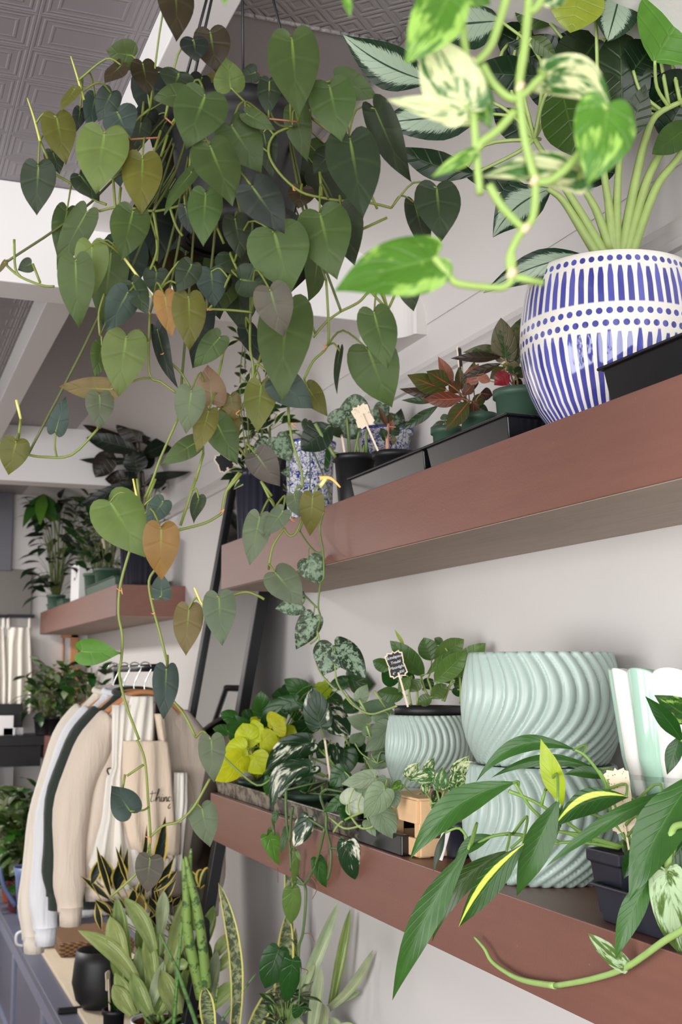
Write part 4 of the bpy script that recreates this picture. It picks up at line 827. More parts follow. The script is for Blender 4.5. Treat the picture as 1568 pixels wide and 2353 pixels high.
mj = lo_plant(705, .9, 1822, 52, 'white-splashed pothos with long drooping leaves in a green pot', MGRN, [MMARB, MGLOSS], stem=(120, 146, 76), zb=zt_)
MWV = leaf_mat('white_splashed_leaf', 'marble', 0.3, 0.1, 6.0, (110, 140, 90), 0.04, alt=(222, 224, 206), thr=0.58, trans=0.15); mj.mats = [MWV, MGLOSS]
mj.L('B', '930,775 862,448 215 v z=-.06; 865,890 488,1108 205 v z=-.05 a=.1; 875,1080 540,1432 190 v z=-.06 a=.25; 970,640 1168,835 210 v; 960,715 930,560 110 v; 1050,905 1068,1085 66 v z=-.02; 1115,935 1125,1165 210 n m=1; 990,1260 1110,1340 180 n m=1; 1020,1180 1150,1250 150 n m=1 z=.02; 820,930 760,1060 140 v z=.03; 1000,900 900,1020 130 n m=1 z=.03; 1200,900 1280,1060 150 n m=1 z=.03; 780,1060 880,1085 90 v; 870,1160 700,1200 120 n m=1 z=.03; 1160,860 1260,960 130 v m=1 z=.02; 540,1130 480,1180 70 n m=1; 520,1170 500,1320 80 N m=1 z=-.02; 760,1280 840,1200 90 n m=1', jit=.008, sh='pothos', nu=8, nv=12, roll=22)
mj.S('B', '930,770 970,900 985,1000 1040,1150; 870,905 980,1010 1110,1160; 950,950 1080,1130; 150,1000 240,1090 420,1235 540,1180; 530,1180 620,1330 700,1390 830,1385; 890,1290 850,1400 775,1480; 560,1420 700,1390 920,1440; 850,1010 1000,1080; 900,1120 990,1170; 800,1100 960,1170; 940,1230 950,1400; 1120,840 1160,920', 2.6, 2.2, z=-.02)
mj.petioles([mj.rim, mj.rim + V((0, -.02, .02))], .3); mj.done(MSTEM)
marker('thin pinkish marker stick in the white-splashed pothos', cpx('B', 1010, 1215), cpx('B', 965, 880), 5, 12, dep(mj.rim) - .06, face=False)
marker('short wooden marker stick among the leaves left of the pinkish one', cpx('B', 855, 1060), cpx('B', 838, 980), 6, 10, dep(mj.rim) - .01, face=False)
MTRE = leaf_mat('sage_leaf', 'plain', 0.42, 0.3, 7.0, (90, 112, 88), 0.035, trans=0.15)
tp_ = lo_plant(858, .93, 1812, 44, 'sage-green silvery trailing plant left of the small mint pot', MBLK, [MTRE, MGLOSS], stem=(150, 172, 100))
tp_.L('B', '1310,745 1138,690 135 t; 1480,770 1285,968 190 t z=-.02; 1340,965 1462,945 130 t; 1452,1045 1280,1055 112 t; 1240,550 1305,425 112 t; 1480,700 1325,690 130 T; 1500,625 1235,592 130 T; 1470,850 1255,822 112 T; 1300,840 1400,740 120 T; 1450,960 1480,1040 110 T; 1300,650 1400,590 110 T z=.03; 1320,1090 1290,1180 100 T z=.02; 1400,900 1380,1030 120 t; 1200,900 1290,800 110 T z=.02', jit=.006, nu=6, nv=10, roll=20)
tp_.plane = .805
tp_.L('B', '1370,1170 1095,1225 138 t; 1135,1395 1352,1270 215 U z=-.01; 1445,1265 1275,1500 210 t z=-.03; 1400,1430 1525,1672 200 T; 1310,1510 1520,1668 150 t z=.01; 1108,1350 955,1452 100 N m=1; 1260,1300 1330,1210 110 T z=.02; 1130,1120 1000,1240 170 n m=1 z=.03; 1180,1480 1060,1420 130 n m=1 z=.03; 1460,1180 1400,1290 120 T z=.02; 1200,1250 1290,1150 120 T z=.02; 1500,1300 1540,1420 130 T z=.01', jit=.004, nu=6, nv=10, roll=16)
tp_.S('B', '1035,1610 1085,1540 1170,1490 1300,1440; 1170,1480 1250,1575 1350,1565 1380,1480; 1000,1490 1120,1580 1250,1560', 2.8, 2.4)
for x, y in ((1300, 1440), (1380, 1480), (1370, 1170), (1445, 1265)):
    q = tp_.pt(*cpx('B', x, y)); tp_.st.tube([tp_.rim, tp_.rim.lerp(q, .4) + V((-.02, 0, .05)), q], .0016, seg=5, col=lin((140, 164, 96))); tp_.paths.append(q)
tp_.plane = None
tp_.S('B', '1140,520 1210,600 1330,665 1460,632 1540,600; 1240,550 1300,660; 1360,480 1450,610; 1300,760 1330,850', 2.8, 2.4, z=-.03)
tp_.petioles([tp_.rim, tp_.rim + V((0, -.02, .05))], .3); tp_.done(MSTEM)
# trailing stems below the lower shelf
tr = Plant('trailing_vine', PX(745, 1850, .8), 'long trailing vine hanging down in front of the lower shelf edge', 'plant', plane=.792, mats=[MGLOSS, MWV], stemcol=(78, 102, 56), pet=.0016)
tr.L('E', '235,430 478,798 185 G z=-.02 f=.3; 665,245 512,560 190 v m=1; 1045,495 1130,890 225 v m=1; 740,665 840,970 150 N f=.3; 490,970 485,1340 185 h z=-.02; 530,600 515,1000 78 h; 360,1580 215,1995 265 n z=-.02; 500,1690 430,2135 205 n z=-.04; 330,195 300,335 66 N; 440,350 385,620 66 N; 560,2170 520,2300 105 n; 540,600 580,700 40 h', sh='pothos', jit=.004, nu=8, nv=12, roll=14)
tr.S('E', '845,-30 780,40 835,220 840,370 885,570 882,760 852,890; 822,370 765,620 700,800 620,930 550,920; 430,-20 430,160 440,330 470,560 480,800; 545,860 620,950 632,1060 622,1250 600,1440 565,1560 558,1720; 300,330 310,440; 650,265 760,330 820,370; 500,150 480,300 470,500; 890,570 960,575', 3.6, 3.0)
tr.S('E', '610,1435 680,1440 725,1525; 560,1780 650,1810 640,1850; 780,610 850,600 870,640; 690,860 750,960 700,1080; 345,770 350,920; 550,850 605,800', 1.3, .8, path=False, col=(120, 84, 64))
qa = tr.pt(*cpx('E', 845, -30)); tr.st.tube([qa, V((mj.rim.x - .03, qa.y, LT + .07)), mj.rim], .0022, seg=6, col=lin((78, 102, 56)))
qa = tr.pt(*cpx('E', 430, -20)); tr.st.tube([qa, V((mj.rim.x - .02, qa.y, LT + .08)), mj.rim], .002, seg=6, col=lin((78, 102, 56)))
tr.petioles([], .08); tr.done(MSTEM)
# ------------------------------------------------------------------ striped scalloped pots
t = NT('mint_white_stripe'); o = t.sep(t.obj()); NSC = 14
an = t.M('MULTIPLY', t.M('ARCTAN2', o[1], o[0]), NSC / (2 * PI)); odd = t.M('FRACT', t.M('MULTIPLY', t.M('FLOOR', t.M('ADD', an, .0)), .5))
MSTR = t.done(t.bsdf(t.mix(t.step(odd, .2, .3), lin((240, 238, 234)), t.mix(t.noise(t.mapv(t.obj(), (60, 60, 5)), 2, 2), lin((160, 198, 178)), lin((178, 210, 192)))), 0.15, Coat_Weight=.3))
ce = at_u(1604, .962, LT); Ze = dep(ce + V((0, 0, .2))); Re = 178 * Ze / F; zm_ = P(1590, 1826, Ze).z; zt2 = P(1600, 1538, Ze).z
def fl(an, z, r): return r * (1 + .1 * (abs(math.sin(NSC * an / 2)) ** .7 - .7))
MDK = simple('dark_pot_interior', (58, 52, 52), 0.6, 0.1)
def scal(nm, label, z0, z1, inner):
    e = empty(nm, (ce.x, ce.y, z0), label, 'pot', 'striped scalloped pots'); b = MB()
    b.lathe([(0, z0 + .0008), (Re * .74, z0 + .0008), (Re * .86, z0 + (z1 - z0) * .3), (Re, z1 - .002), (Re * .995, z1), (Re * .95, z1), (Re * .8, z0 + .02), (0, z0 + .02)], V((ce.x, ce.y, 0)), NSC * 14, fl)
    for q in b.v:
        if q.z > z1 - .004: q.z += .006 * (abs(math.sin(NSC * math.atan2(q.y - ce.y, q.x - ce.x) / 2)) ** .7 - .7)
    b.build('pot', MSTR, e)
    return e
scal('striped_pot', 'mint and white striped scalloped pot standing on the shelf, lower of two', LT, zm_ - .002, True)
scal('striped_pot', 'mint and white striped scalloped pot stacked on another one', zm_, zt2, False)
# ------------------------------------------------------------------ long-leaved plant at right
yt1, yt0 = PX(1352, 2060, .835).y, .62
tray('black plastic tray under the long-leaved plant at the shelf edge', .83, .92, yt0, yt1 - .02, LT, .045, mat=MNAVY, ribs=5)
MSTK = leaf_mat('yellow_streaked_leaf', 'stripe', 0.3, 0.15, 9.0, (120, 160, 70), 0.03, alt=(216, 232, 100), trans=0.25)
MLONG = leaf_mat('long_glossy_leaf', 'plain', 0.26, 0.12, 9.0, (104, 150, 70), 0.03, trans=0.2, bump=.15)
cl_ = at_u(1446, .872, LT + .006); Zl = dep(cl_ + V((0, 0, .09)))
ep = Plant('potted_plant', (cl_.x, cl_.y, LT + .006), 'long narrow-leaved arching plant in a black pot in front of the mint pots', 'plant', Z=Zl - .04, mats=[MLONG, MSTK, MMARB2], stemcol=(120, 156, 76), pet=.002)
zr2 = P(1448, 1952, Zl).z; ep.rim = V((cl_.x, cl_.y, zr2))
b = MB(); s2 = .034
def sq(s, z): return [V((cl_.x - s, cl_.y - s, z)), V((cl_.x + s, cl_.y - s, z)), V((cl_.x + s, cl_.y + s, z)), V((cl_.x - s, cl_.y + s, z))]
zb = LT + .0065; Lr = [sq(s2 * .74, zb), sq(s2 * .95, zr2 - .016), sq(s2 * 1.06, zr2 - .014), sq(s2 * 1.06, zr2), sq(s2 * .98, zr2), sq(s2 * .92, zr2 - .01)]
vs = [p for q in Lr for p in q]; fs = [(3, 2, 1, 0), (20, 21, 22, 23)]
for i in range(5):
    for j in range(4): fs.append((i * 4 + j, i * 4 + (j + 1) % 4, i * 4 + 4 + (j + 1) % 4, i * 4 + 4 + j))
b.add(vs, fs); b.build('pot', MNAVY, ep.e, smooth=False, bevel=.006)
b = MB(); b.disc(V((cl_.x, cl_.y, zr2 - .006)), s2 * .9, 16, .002); b.build('soil', MSOIL, ep.e)
K = dict(jit=.008, wk=.86, nu=8, nv=16, sh='lance', roll=18, tipz=.2, fold=.22, bend=.08)
ep.L(8, '798,195 318,548 165 K a=.1 z=.02; 588,498 236,1198 150 K a=.05 z=-.1; 765,510 420,925 115 z a=.12 z=-.04; 840,480 540,862 135 N m=1 a=.04 z=-.09 r=-12; 1000,278 808,720 160 K a=.03 z=-.08; 1020,302 918,-6 118 Y z=-.02; 1320,262 975,408 140 N m=1 a=.12 z=-.05 r=10; 1560,225 940,585 84 K a=.05 z=-.1; 1075,45 620,195 92 K a=.2 z=.05; 1185,140 690,175 66 K a=.14 z=.05; 1225,180 1025,160 66 K a=.1 z=.04; 1640,150 1325,738 250 K z=-.14 a=.03; 1440,600 1262,1008 128 K a=.03 z=-.14; 1490,470 1378,645 70 d z=-.16; 480,420 425,608 40 d z=.03; 1560,-20 1500,160 90 n z=-.1; 1620,420 1450,640 160 n z=-.08; 1000,300 930,480 100 z z=-.03; 1540,600 1420,700 130 n z=-.06; 700,440 520,560 80 K a=.1 z=.0; 1130,335 900,420 70 K a=.1 z=-.02; 1000,420 870,600 90 n a=.06 z=.01; 1380,480 1300,640 90 n a=.05 z=-.08', **K)
ep.L('H', '794,560 558,272 130 n z=-.14 s=lance a=.05; 880,440 618,268 190 N m=2 z=-.12 s=lance', **{k: v for k, v in K.items() if k != 'sh'})
ep.S(8, '1285,490 1150,452 1040,378 990,330; 1275,497 1100,470 950,478 ; 950,478 820,436 700,442 600,490; 1320,470 1250,380 1130,335; 1330,470 1310,380 1345,280 1320,262; 1340,480 1380,370 1370,300; 1290,490 1120,440 1000,420; 1000,420 880,320 800,200; 1280,350 1210,190 1130,80 1075,45; 1240,340 1215,200 1185,140; 1300,400 1240,250 1225,180; 1150,470 990,420 840,480; 920,300 940,230; 1000,470 880,430 780,500; 1120,440 1010,360; 770,235 900,290 1020,370; 1380,480 1420,520 1440,600; 1390,470 1500,340 1560,225; 1400,470 1560,300 1640,150', 4.6, 3.2, z=0)
for x, y in ((1285, 490), (1275, 497), (1320, 470), (1330, 470), (1340, 480), (1290, 490), (1380, 480), (1390, 470), (1400, 470)):
    q = ep.pt(*cpx(8, x, y)); ep.st.tube([ep.rim + V((0, 0, -.004)), ep.rim.lerp(q, .5) + V((0, 0, .008)), q], .0024, seg=6, col=lin((112, 146, 70)))
ep.petioles([ep.rim], .2); ep.done(MSTEM)
marker('blank wooden-backed plant marker standing behind the black pot of the long-leaved plant', (1447, 1958), (1427, 1842), 58, 150, Zl - .045, face=False)
# marbled trailing plant at the right edge
sv = Plant('potted_plant', (.93, .95, LT + .01), 'silvery marbled vine trailing over the shelf edge at the right', 'plant', plane=.80, mats=[MMARB2, MLONG], stemcol=(150, 182, 106), pet=.002)
MSIV = leaf_mat('silvery_marbled_leaf', 'marble', 0.34, 0.12, 7.0, (90, 120, 80), 0.03, alt=(176, 200, 160), thr=0.5, trans=0.2); sv.mats = [MSIV, MLONG]
sv.L(8, '1505,335 1492,615 92 h z=.02; 1492,600 1575,1000 175 h z=-.01; 1315,1050 1135,888 78 h', sh='pothos', jit=.003, nu=8, nv=14, roll=14)
sv.S(8, '1640,760 1600,850 1480,928 1310,1046 1150,1100 985,1130; 1500,600 1520,430 1560,390 1640,400', 9, 8, seg=9); sv.S(8, '985,1130 860,1110 780,1080 695,1020 660,960 615,908', 8, 3.5, seg=9)
q = sv.pt(*cpx(8, 1640, 760)); q2 = sv.pt(*cpx(8, 1640, 400)); c = V((.93, .95, LT + .006))
pot(sv.e, c, LT + .006, LT + .1, .045, MNAVY)
for a in (q, q2): sv.st.tube([a, a.lerp(V((.93, .95, LT + .1)), .5) + V((0, 0, .03)), V((.93, .95, LT + .09))], .0032, seg=7, col=lin((150, 182, 106)))
sv.petioles([], .06); sv.done(MSTEM)
# ------------------------------------------------------------------ plants on the low bench
MSAN = leaf_mat('banded_sword_leaf', 'band', 0.38, 0.0, 6.0, (120, 140, 90), 0.02, alt=(44, 60, 42), thr=0.5, trans=0.05, bump=.1)
MMOON = leaf_mat('pale_sword_leaf', 'lines', 0.36, 0.0, 6.0, (150, 170, 110), 0.02, alt=(176, 190, 140), thr=0.56, trans=0.1, bump=.08)
MYED = leaf_mat('yellow_edged_leaf', 'margin', 0.4, 0.0, 6.0, (60, 80, 50), 0.02, alt=(206, 180, 84), thr=0.66, trans=0.1)
MDRA = leaf_mat('grey_striped_leaf', 'lines', 0.45, 0.0, 6.0, (150, 165, 130), 0.03, alt=(182, 190, 162), thr=0.58, trans=0.12)
t = NT('banded_cylinder_leaf'); cc = t.n('ShaderNodeVertexColor', layer_name='tint').outputs[0]; uv = t.sep(t.n('ShaderNodeUVMap', uv_map='UVMap').outputs[0])
bn = t.noise(t.comb(0.0, t.M('MULTIPLY', uv[1], 14.0), t.M('MULTIPLY', t.sep(t.pos())[0], 40.0)), 1.0, 3, .7)
MCYL = t.done(t.bsdf(t.mix(t.step(bn, .52, .6), t.mix(1.0, cc, (1.1, 1.1, 1.1), 'MULTIPLY'), lin((66, 96, 52))), .4))
MWPOT = simple('white_glaze', (232, 232, 236), 0.15, 0.03); MTERRA = simple('brown_clay_inside', (132, 76, 56), 0.8, 0.15)
cw = PX(370, 2341, .74); Zw = dep(cw); zc = cw.z
sn = Plant('snake_plant', (cw.x, cw.y, BENCH), 'clump of broad pale green sword leaves in a white pot on the bench', 'plant', Z=Zw, mats=[MMOON, MSAN], stemcol=(120, 150, 76), pet=.002)
rw = 70 * Zw / F; b = MB(); b.lathe([(0, BENCH + .001), (rw * .8, BENCH + .001), (rw * .9, zc - .03), (rw, zc - .004), (rw, zc), (rw * .93, zc), (rw * .9, zc - .008)], V((cw.x, cw.y, 0)), 48); b.build('pot', MWPOT, sn.e)
b = MB(); b.lathe([(rw * .915, zc - .004), (rw * .9, zc - .02), (0, zc - .022)], V((cw.x, cw.y, 0)), 40); b.build('soil', MTERRA, sn.e)
SK = dict(jit=.02, nu=6, nv=14, sh='blade', wk=.94, roll=22, fold=.3, bend=.05, wav=.05, tipz=.15, root=False)
sn.L('G', '640,1500 700,1120 160 S z=.04; 870,1560 810,1180 150 s z=.03; 760,1480 700,1230 150 u z=.03; 560,1640 620,1290 150 s z=.01; 1010,1560 1060,1260 120 s z=.02; 400,1500 330,1150 150 S z=.03; 980,1480 900,1060 150 S z=.05; 1100,1500 1180,1120 120 S z=.03; 600,1300 560,930 140 S z=.05; 560,1560 -5,1008 165 s a=.1 z=-.02 d=-.12; 430,1340 285,878 185 s z=0; 450,1400 345,705 160 S; 680,1200 405,712 165 s z=-.01 a=.06; 740,1040 772,655 130 u z=.01; 800,1400 968,715 185 s z=-.02; 1130,1160 1222,788 130 S; 1160,1720 1252,1195 150 u z=-.02 d=-.12; 1190,1720 1420,1470 150 s z=-.02 d=-.12; 1230,1250 1360,1040 120 s; 1250,1370 1420,1185 120 s; 690,1530 608,1035 150 s z=-.02 d=-.12; 645,1720 775,1285 125 u z=-.02 d=-.12; 900,1772 740,1365 190 s z=-.02 d=-.12; 490,1772 312,1500 165 s z=-.02 d=-.12; 650,1772 480,1395 170 s z=-.02 d=-.12 a=-.04; 520,1772 330,1390 150 s z=-.02 d=-.12; 600,1560 545,1150 150 S z=.02; 680,1740 860,1640 140 S z=.0; 1000,1772 930,1555 100 u; 720,1300 700,960 150 S z=.03; 870,1330 990,1300 110 s; 480,1600 430,1420 180 S z=.02; 600,1760 640,1480 160 S z=.02; 800,1740 700,1500 180 S z=.03; 1010,1700 960,1350 160 S z=.03; 550,1400 470,1270 150 S z=.03; 1060,1620 1140,1400 120 S z=.02; 700,1772 760,1600 150 S z=.01', **SK)
def cyl(tx, r, **k):
    p = [tuple(float(q) for q in w.split(',')) for w in tx.split()]; pts = [sn.pt(*cpx('G', a, c), k.get('z', -.08)) for a, c in p]; kk = dep(pts[0]) / F
    sn.st.tube(pts, lambda q: max(.0006, r * kk * (1 - q ** 3 * .75)), seg=9, sub=6, col=lin(k.get('c', (124, 152, 78))), m=1)
cyl('1110,1620 1040,1300 985,1000 972,700 945,365', 13); cyl('1160,1560 1120,1150 1070,800 1010,560 968,345', 12); cyl('1060,1000 1030,700 1000,480 1018,275', 9, z=-.06)
cyl('860,1900 890,1450 915,1150 940,850 968,590', 4.5, c=(110, 144, 80)); cyl('1080,1900 960,1560 880,1340 730,1035', 5, z=-.12, c=(96, 132, 76)); cyl('860,1880 880,1600 900,1400', 4, z=-.12, c=(96, 140, 70))
cyl('1220,1800 1240,1640 1262,1480', 3, z=-.1); cyl('1290,1830 1420,1640 1600,1400', 3.5, z=-.02, c=(110, 150, 84))
for k in range(14):
    q = sn.pt(*cpx('G', rnd(480, 1150), 1780), rnd(-.05, .08)); sn.st.tube([V((cw.x + rnd(-.05, .05), cw.y + rnd(-.04, .04), zc - .02)), q], .006, .004, seg=6, smooth=False, col=lin((104, 130, 70)))
sn.done([MSTEM, MCYL])
# tall banded sword plants
def sword(u, x, v_rim, rp, label, potm, txt, cr='G', z=0.0):
    p = Plant('snake_plant' if 'sword' in label else 'potted_plant', (0, 0, 0), label, 'plant', mats=[MSAN, MMOON], stemcol=(120, 150, 76))
    c = PX(u, v_rim, x); Z = dep(c); p.Z = Z; p.e.location = (c.x, c.y, BENCH); p.e['_w'] = (c.x, c.y, BENCH)
    pot(p.e, V((c.x, c.y, BENCH)), BENCH + .001, c.z, rp * Z / F, potm, .8)
    p.L(cr, txt, jit=.006, nu=6, nv=18, sh='sword', roll=12, fold=.35, bend=.04, wav=.04, tipz=.08, root=False); return p
PAL.update({'B': (168, 176, 134)})
s1 = sword(540, .78, 2375, 46, 'tall banded sword-leaf plant with yellow edges on the bench near the wall', MNAVY, '1400,1960 1262,578 118 B a=.06 b=.02; 1190,1960 1132,1515 135 B z=-.06'); s1.done(MSTEM)
s2 = sword(610, .95, 2372, 55, 'yellow-edged banded sword-leaf plant under the trailing vine by the wall', MWPOT, '370,2440 445,1215 185 B; 400,2440 532,1370 110 B z=.01; 60,2480 310,1985 150 B z=-.02; 250,2450 300,2000 90 B; 480,1500 450,560 90 B z=.03', 'E'); s2.done(MSTEM)
dr = sword(700, .96, 2385, 60, 'grey-green striped grassy plant leaning against the wall at the bottom', MGRN, '560,2100 968,1112 118 u m=1; 895,2160 1082,1188 100 S m=1; 868,2190 1315,1598 92 u m=1 a=.05; 865,2200 1180,2035 84 u m=1 a=-.06; 690,2440 785,1770 125 u m=1 z=-.03; 760,2440 800,2140 165 u m=1 z=-.02; 650,2150 575,1870 74 u m=1; 540,2110 720,1740 84 u m=1; 640,2440 420,2200 90 u m=1 z=-.02; 1000,2390 870,2290 70 u m=1; 900,2400 1110,2350 60 u m=1; 560,2440 480,2120 90 S m=1', 'E'); dr.done(MSTEM)
sm = sword(655, .9, 2366, 40, 'low dark bushy seedling in a white-rimmed pot at the bottom edge', MWPOT, '', 'E')
bush(sm, V(sm.e.location) + V((0, 0, PX(655, 2366, .9).z - BENCH)), 26, .06, .08, .05, .02, 'lance', 'ndf', m=1); sm.done(MSTEM)
# dark yellow-edged rosette plant behind the pale clump
yd = Plant('potted_plant', (0, 0, 0), 'dark spiky plant with yellow-edged leaves behind the pale sword leaves', 'plant', mats=[MYED], stemcol=(150, 140, 70))
cy_ = at_u(325, .80, BENCH); cy_.y = 3.28; yd.e.location = (cy_.x, cy_.y, BENCH); yd.e['_w'] = tuple(yd.e.location); yd.Z = dep(V((cy_.x, cy_.y, .7)))
pot(yd.e, V((cy_.x, cy_.y, 0)), BENCH + .001, BENCH + .16, .085, MNAVY)
yd.L('G', '300,720 165,252 62 X; 290,740 20,520 62 X; 345,660 388,360 135 X; 400,620 445,268 62 X; 560,700 618,60 66 X; 690,560 785,-20 115 X; 700,640 862,355 84 X; 680,660 898,465 74 X; 720,790 885,540 74 X; 300,870 148,735 64 X; 205,1010 158,745 62 X; 520,860 605,480 100 X; 340,640 385,230 50 X; 450,600 335,250 44 X; 120,600 195,360 90 X; 330,900 180,730 60 X; 560,900 560,660 110 e; 700,860 640,700 80 X; 640,900 720,780 60 X; 800,760 830,690 70 X; 300,620 205,330 110 X; 470,820 510,620 90 X; 850,800 930,700 60 X', jit=.03, nu=5, nv=12, sh='lance', roll=30, fold=.25, bend=.04, tipz=.2, wav=.06)
yd.petioles([V((cy_.x + rnd(-.04, .04), cy_.y + rnd(-.03, .03), BENCH + rnd(.15, .35))) for k in range(10)], .4)
for k in range(5): yd.st.tube([V((cy_.x + rnd(-.03, .03), cy_.y, BENCH + .14)), V((cy_.x + rnd(-.06, .06), cy_.y + rnd(-.02, .02), BENCH + rnd(.3, .42)))], .006, .004, seg=6, smooth=False, col=lin((120, 108, 70)))
yd.L('G', '1050,610 1020,470 120 n; 1130,480 1100,640 130 n; 1180,470 1090,640 100 f', sh='heart', nu=5, nv=8)
yd.S('G', '1040,640 960,720 880,820; 1150,500 1200,460 1225,470; 1195,470 1250,330 1240,240', 3, 2, col=(120, 140, 60))
for x, y in ((880, 820), (1150, 500), (1195, 470)):
    q = yd.pt(*cpx('G', x, y)); r0_ = V((cy_.x + .03, cy_.y, BENCH + .15)); yd.st.tube([r0_, r0_.lerp(q, .5) + V((.02, 0, .02)), q], .0025, seg=6, col=lin((120, 140, 60)))
yd.petioles([], .3)
yd.done(MSTEM)
# small black pot with a marker at the lower left; black round planter on legs
p = Plant('potted_plant', (0, 0, 0), 'small black pot with a few low leaves left of the white pot', 'plant', mats=[MGLOSS], stemcol=(110, 140, 60))
cq = PX(262, 2318, .66); p.e.location = (cq.x, cq.y, BENCH); p.e['_w'] = tuple(p.e.location); pot(p.e, cq, BENCH + .001, cq.z, 25 * dep(cq) / F, MBLK)
p.rim = cq
for k in range(9): a = rnd(0, 6); leaf3(p.fol, cq + V((0, 0, -.005)), cq + V((.03 * math.cos(a), .03 * math.sin(a), .03)), V((0, -.5, 1)), .018, 'oval', pal('n'), nu=3, nv=5)
p.done(MSTEM)
marker('wooden-backed marker on a long stick in the small black pot', cpx('G', 284, 1770), cpx('G', 275, 1465), 16, 44, dep(cq) - .01, face=False, yaw=.9)
cr_ = PX(228, 2255, .72); rz = 62 * dep(cr_) / F
e = empty('round_planter', (cr_.x, cr_.y, BENCH), 'round black planter bowl held on dark legs beside the pale sword leaves', 'planter')
b = MB(); zc_ = cr_.z; b.lathe([(0, zc_ - rz * 1.1), (rz * .5, zc_ - rz * 1.0), (rz * .85, zc_ - rz * .6), (rz, zc_), (rz * .93, zc_ + rz * .7), (rz * .86, zc_ + rz * 1.15), (rz * .8, zc_ + rz * 1.15), (rz * .85, zc_), (0, zc_ - rz * .9)], V((cr_.x, cr_.y, 0)), 44); b.build('bowl', MBLK, e)
for a in (.4, 2.0, 3.6, 5.2):
    b = MB(); q = V((cr_.x + rz * 1.02 * math.cos(a), cr_.y + rz * 1.02 * math.sin(a), 0)); b.bar(V((q.x, q.y, BENCH)), V((q.x, q.y, zc_)), .018, .008); b.build('leg', MBM, e, smooth=False, bevel=.001)
# plywood board, basket
e1 = PX(140, 2190, 0.66); 
b = MB(); b.box(.655, 1.0, 3.75, 5.2, BENCH + .0005, BENCH + .014); tag(b.build('plywood_board', plywood('pale_plywood', (206, 190, 164), (222, 208, 184)), smooth=False, bevel=.001), 'pale plywood board lying on the bench under the basket', 'board')
t = NT('wicker'); o = t.sep(t.obj()); k1 = t.M('SINE', t.M('MULTIPLY', o[2], 420.0)); k2 = t.M('SINE', t.M('MULTIPLY', t.M('ADD', o[0], o[1]), 200.0)); wk = t.M('MULTIPLY', k1, k2)
MWICK = t.done(t.bsdf(t.mix(t.step(wk, -.5, .6), lin((78, 54, 36)), lin((152, 112, 76))), .8, t.bump(wk, .8, .004)))
cbk = PX(190, 2158, .80); e = empty('wicker_basket', (.8, 4.75, BENCH + .0145), 'brown woven wicker basket on the board under the hanging clothes', 'basket')
b = MB(); zq = BENCH + .0145; b.box(.70, .98, 4.75, 5.1, zq, zq + .05); b.build('basket_body', MWICK, e, smooth=False, bevel=.012)
# ------------------------------------------------------------------ clothes rack
ypost = 3.40; RX, RZ = PY(366, 1600, ypost).x, PY(366, 1534, ypost).z
e = empty('clothes_rack', (RX, 3.5, BENCH), 'black metal rack with a hanging rail for clothes on the bench', 'clothes rack')
ry0, ry1 = ypost - .006, 4.05
b = MB(); b.tube([V((RX, ry0, RZ)), V((RX, ry1, RZ))], .011, smooth=False, seg=12); b.build('rail', MBM, e)
for y in (ry0 + .006, ry1 - .006):
    b = MB(); b.tube([V((RX, y, BENCH + .01)), V((RX, y, RZ))], .0105, smooth=False, seg=12); b.build('post', MBM, e)
    b = MB(); b.box(RX - .16, RX + .16, y - .012, y + .012, BENCH + .0006, BENCH + .016); b.build('foot', MBM, e, smooth=False, bevel=.003)
def cloth(name, c, var=.06, sc=6):
    t = NT(name); v = t.obj(); h = t.noise(t.mapv(v, (14, 14, 2.2)), 1.6, 4, .55, .5)
    c = lin(c); return t.done(t.bsdf(t.mix(h, tuple(q * .93 for q in c), c), .9, t.bump(t.M('ADD', h, t.M('MULTIPLY', t.noise(v, 420, 2), .05)), .5, .02), Sheen_Weight=.2))
MBEI, MCRE, MWHI, MGRE = cloth('beige_fleece', (222, 206, 190)), cloth('cream_fleece', (232, 222, 208)), cloth('white_cotton', (236, 236, 240)), cloth('dark_green_fleece', (44, 52, 46))
MHANG = simple('hanger_wood', (198, 138, 92), 0.5, 0.1, 12, stretch=(3, 20, 20)); MCHR = simple('chrome_wire', (200, 204, 200), 0.2, 0.05, Metallic=1.0)
def hanger(y, dx, label, z=RZ, wd=.175):
    e = empty('coat_hanger', (RX + dx, y, z), label, 'hanger', None); b = MB()
    b.tube([V((RX + dx, y, z + .012)) + V((.018 * math.cos(a), 0, .018 * math.sin(a) - .014)) for a in [2.9 - i * .45 for i in range(8)]] + [V((RX + dx, y, z - .045)), V((RX + dx, y, z - .065))], .0017, seg=6); b.build('hook', MCHR, e)
    b = MB(); c = V((RX + dx, y, z - .07))
    b.tube([c + V((-wd, 0, -.082)), c + V((-wd * .55, 0, -.03)), c + V((-.03, 0, -.002)), c + V((.03, 0, -.002)), c + V((wd * .55, 0, -.03)), c + V((wd, 0, -.082))], .0085, seg=8); b.tube([c + V((-wd * .95, 0, -.084)), c + V((wd * .95, 0, -.084))], .005, smooth=False, seg=7); b.build('frame', MHANG, e); return e
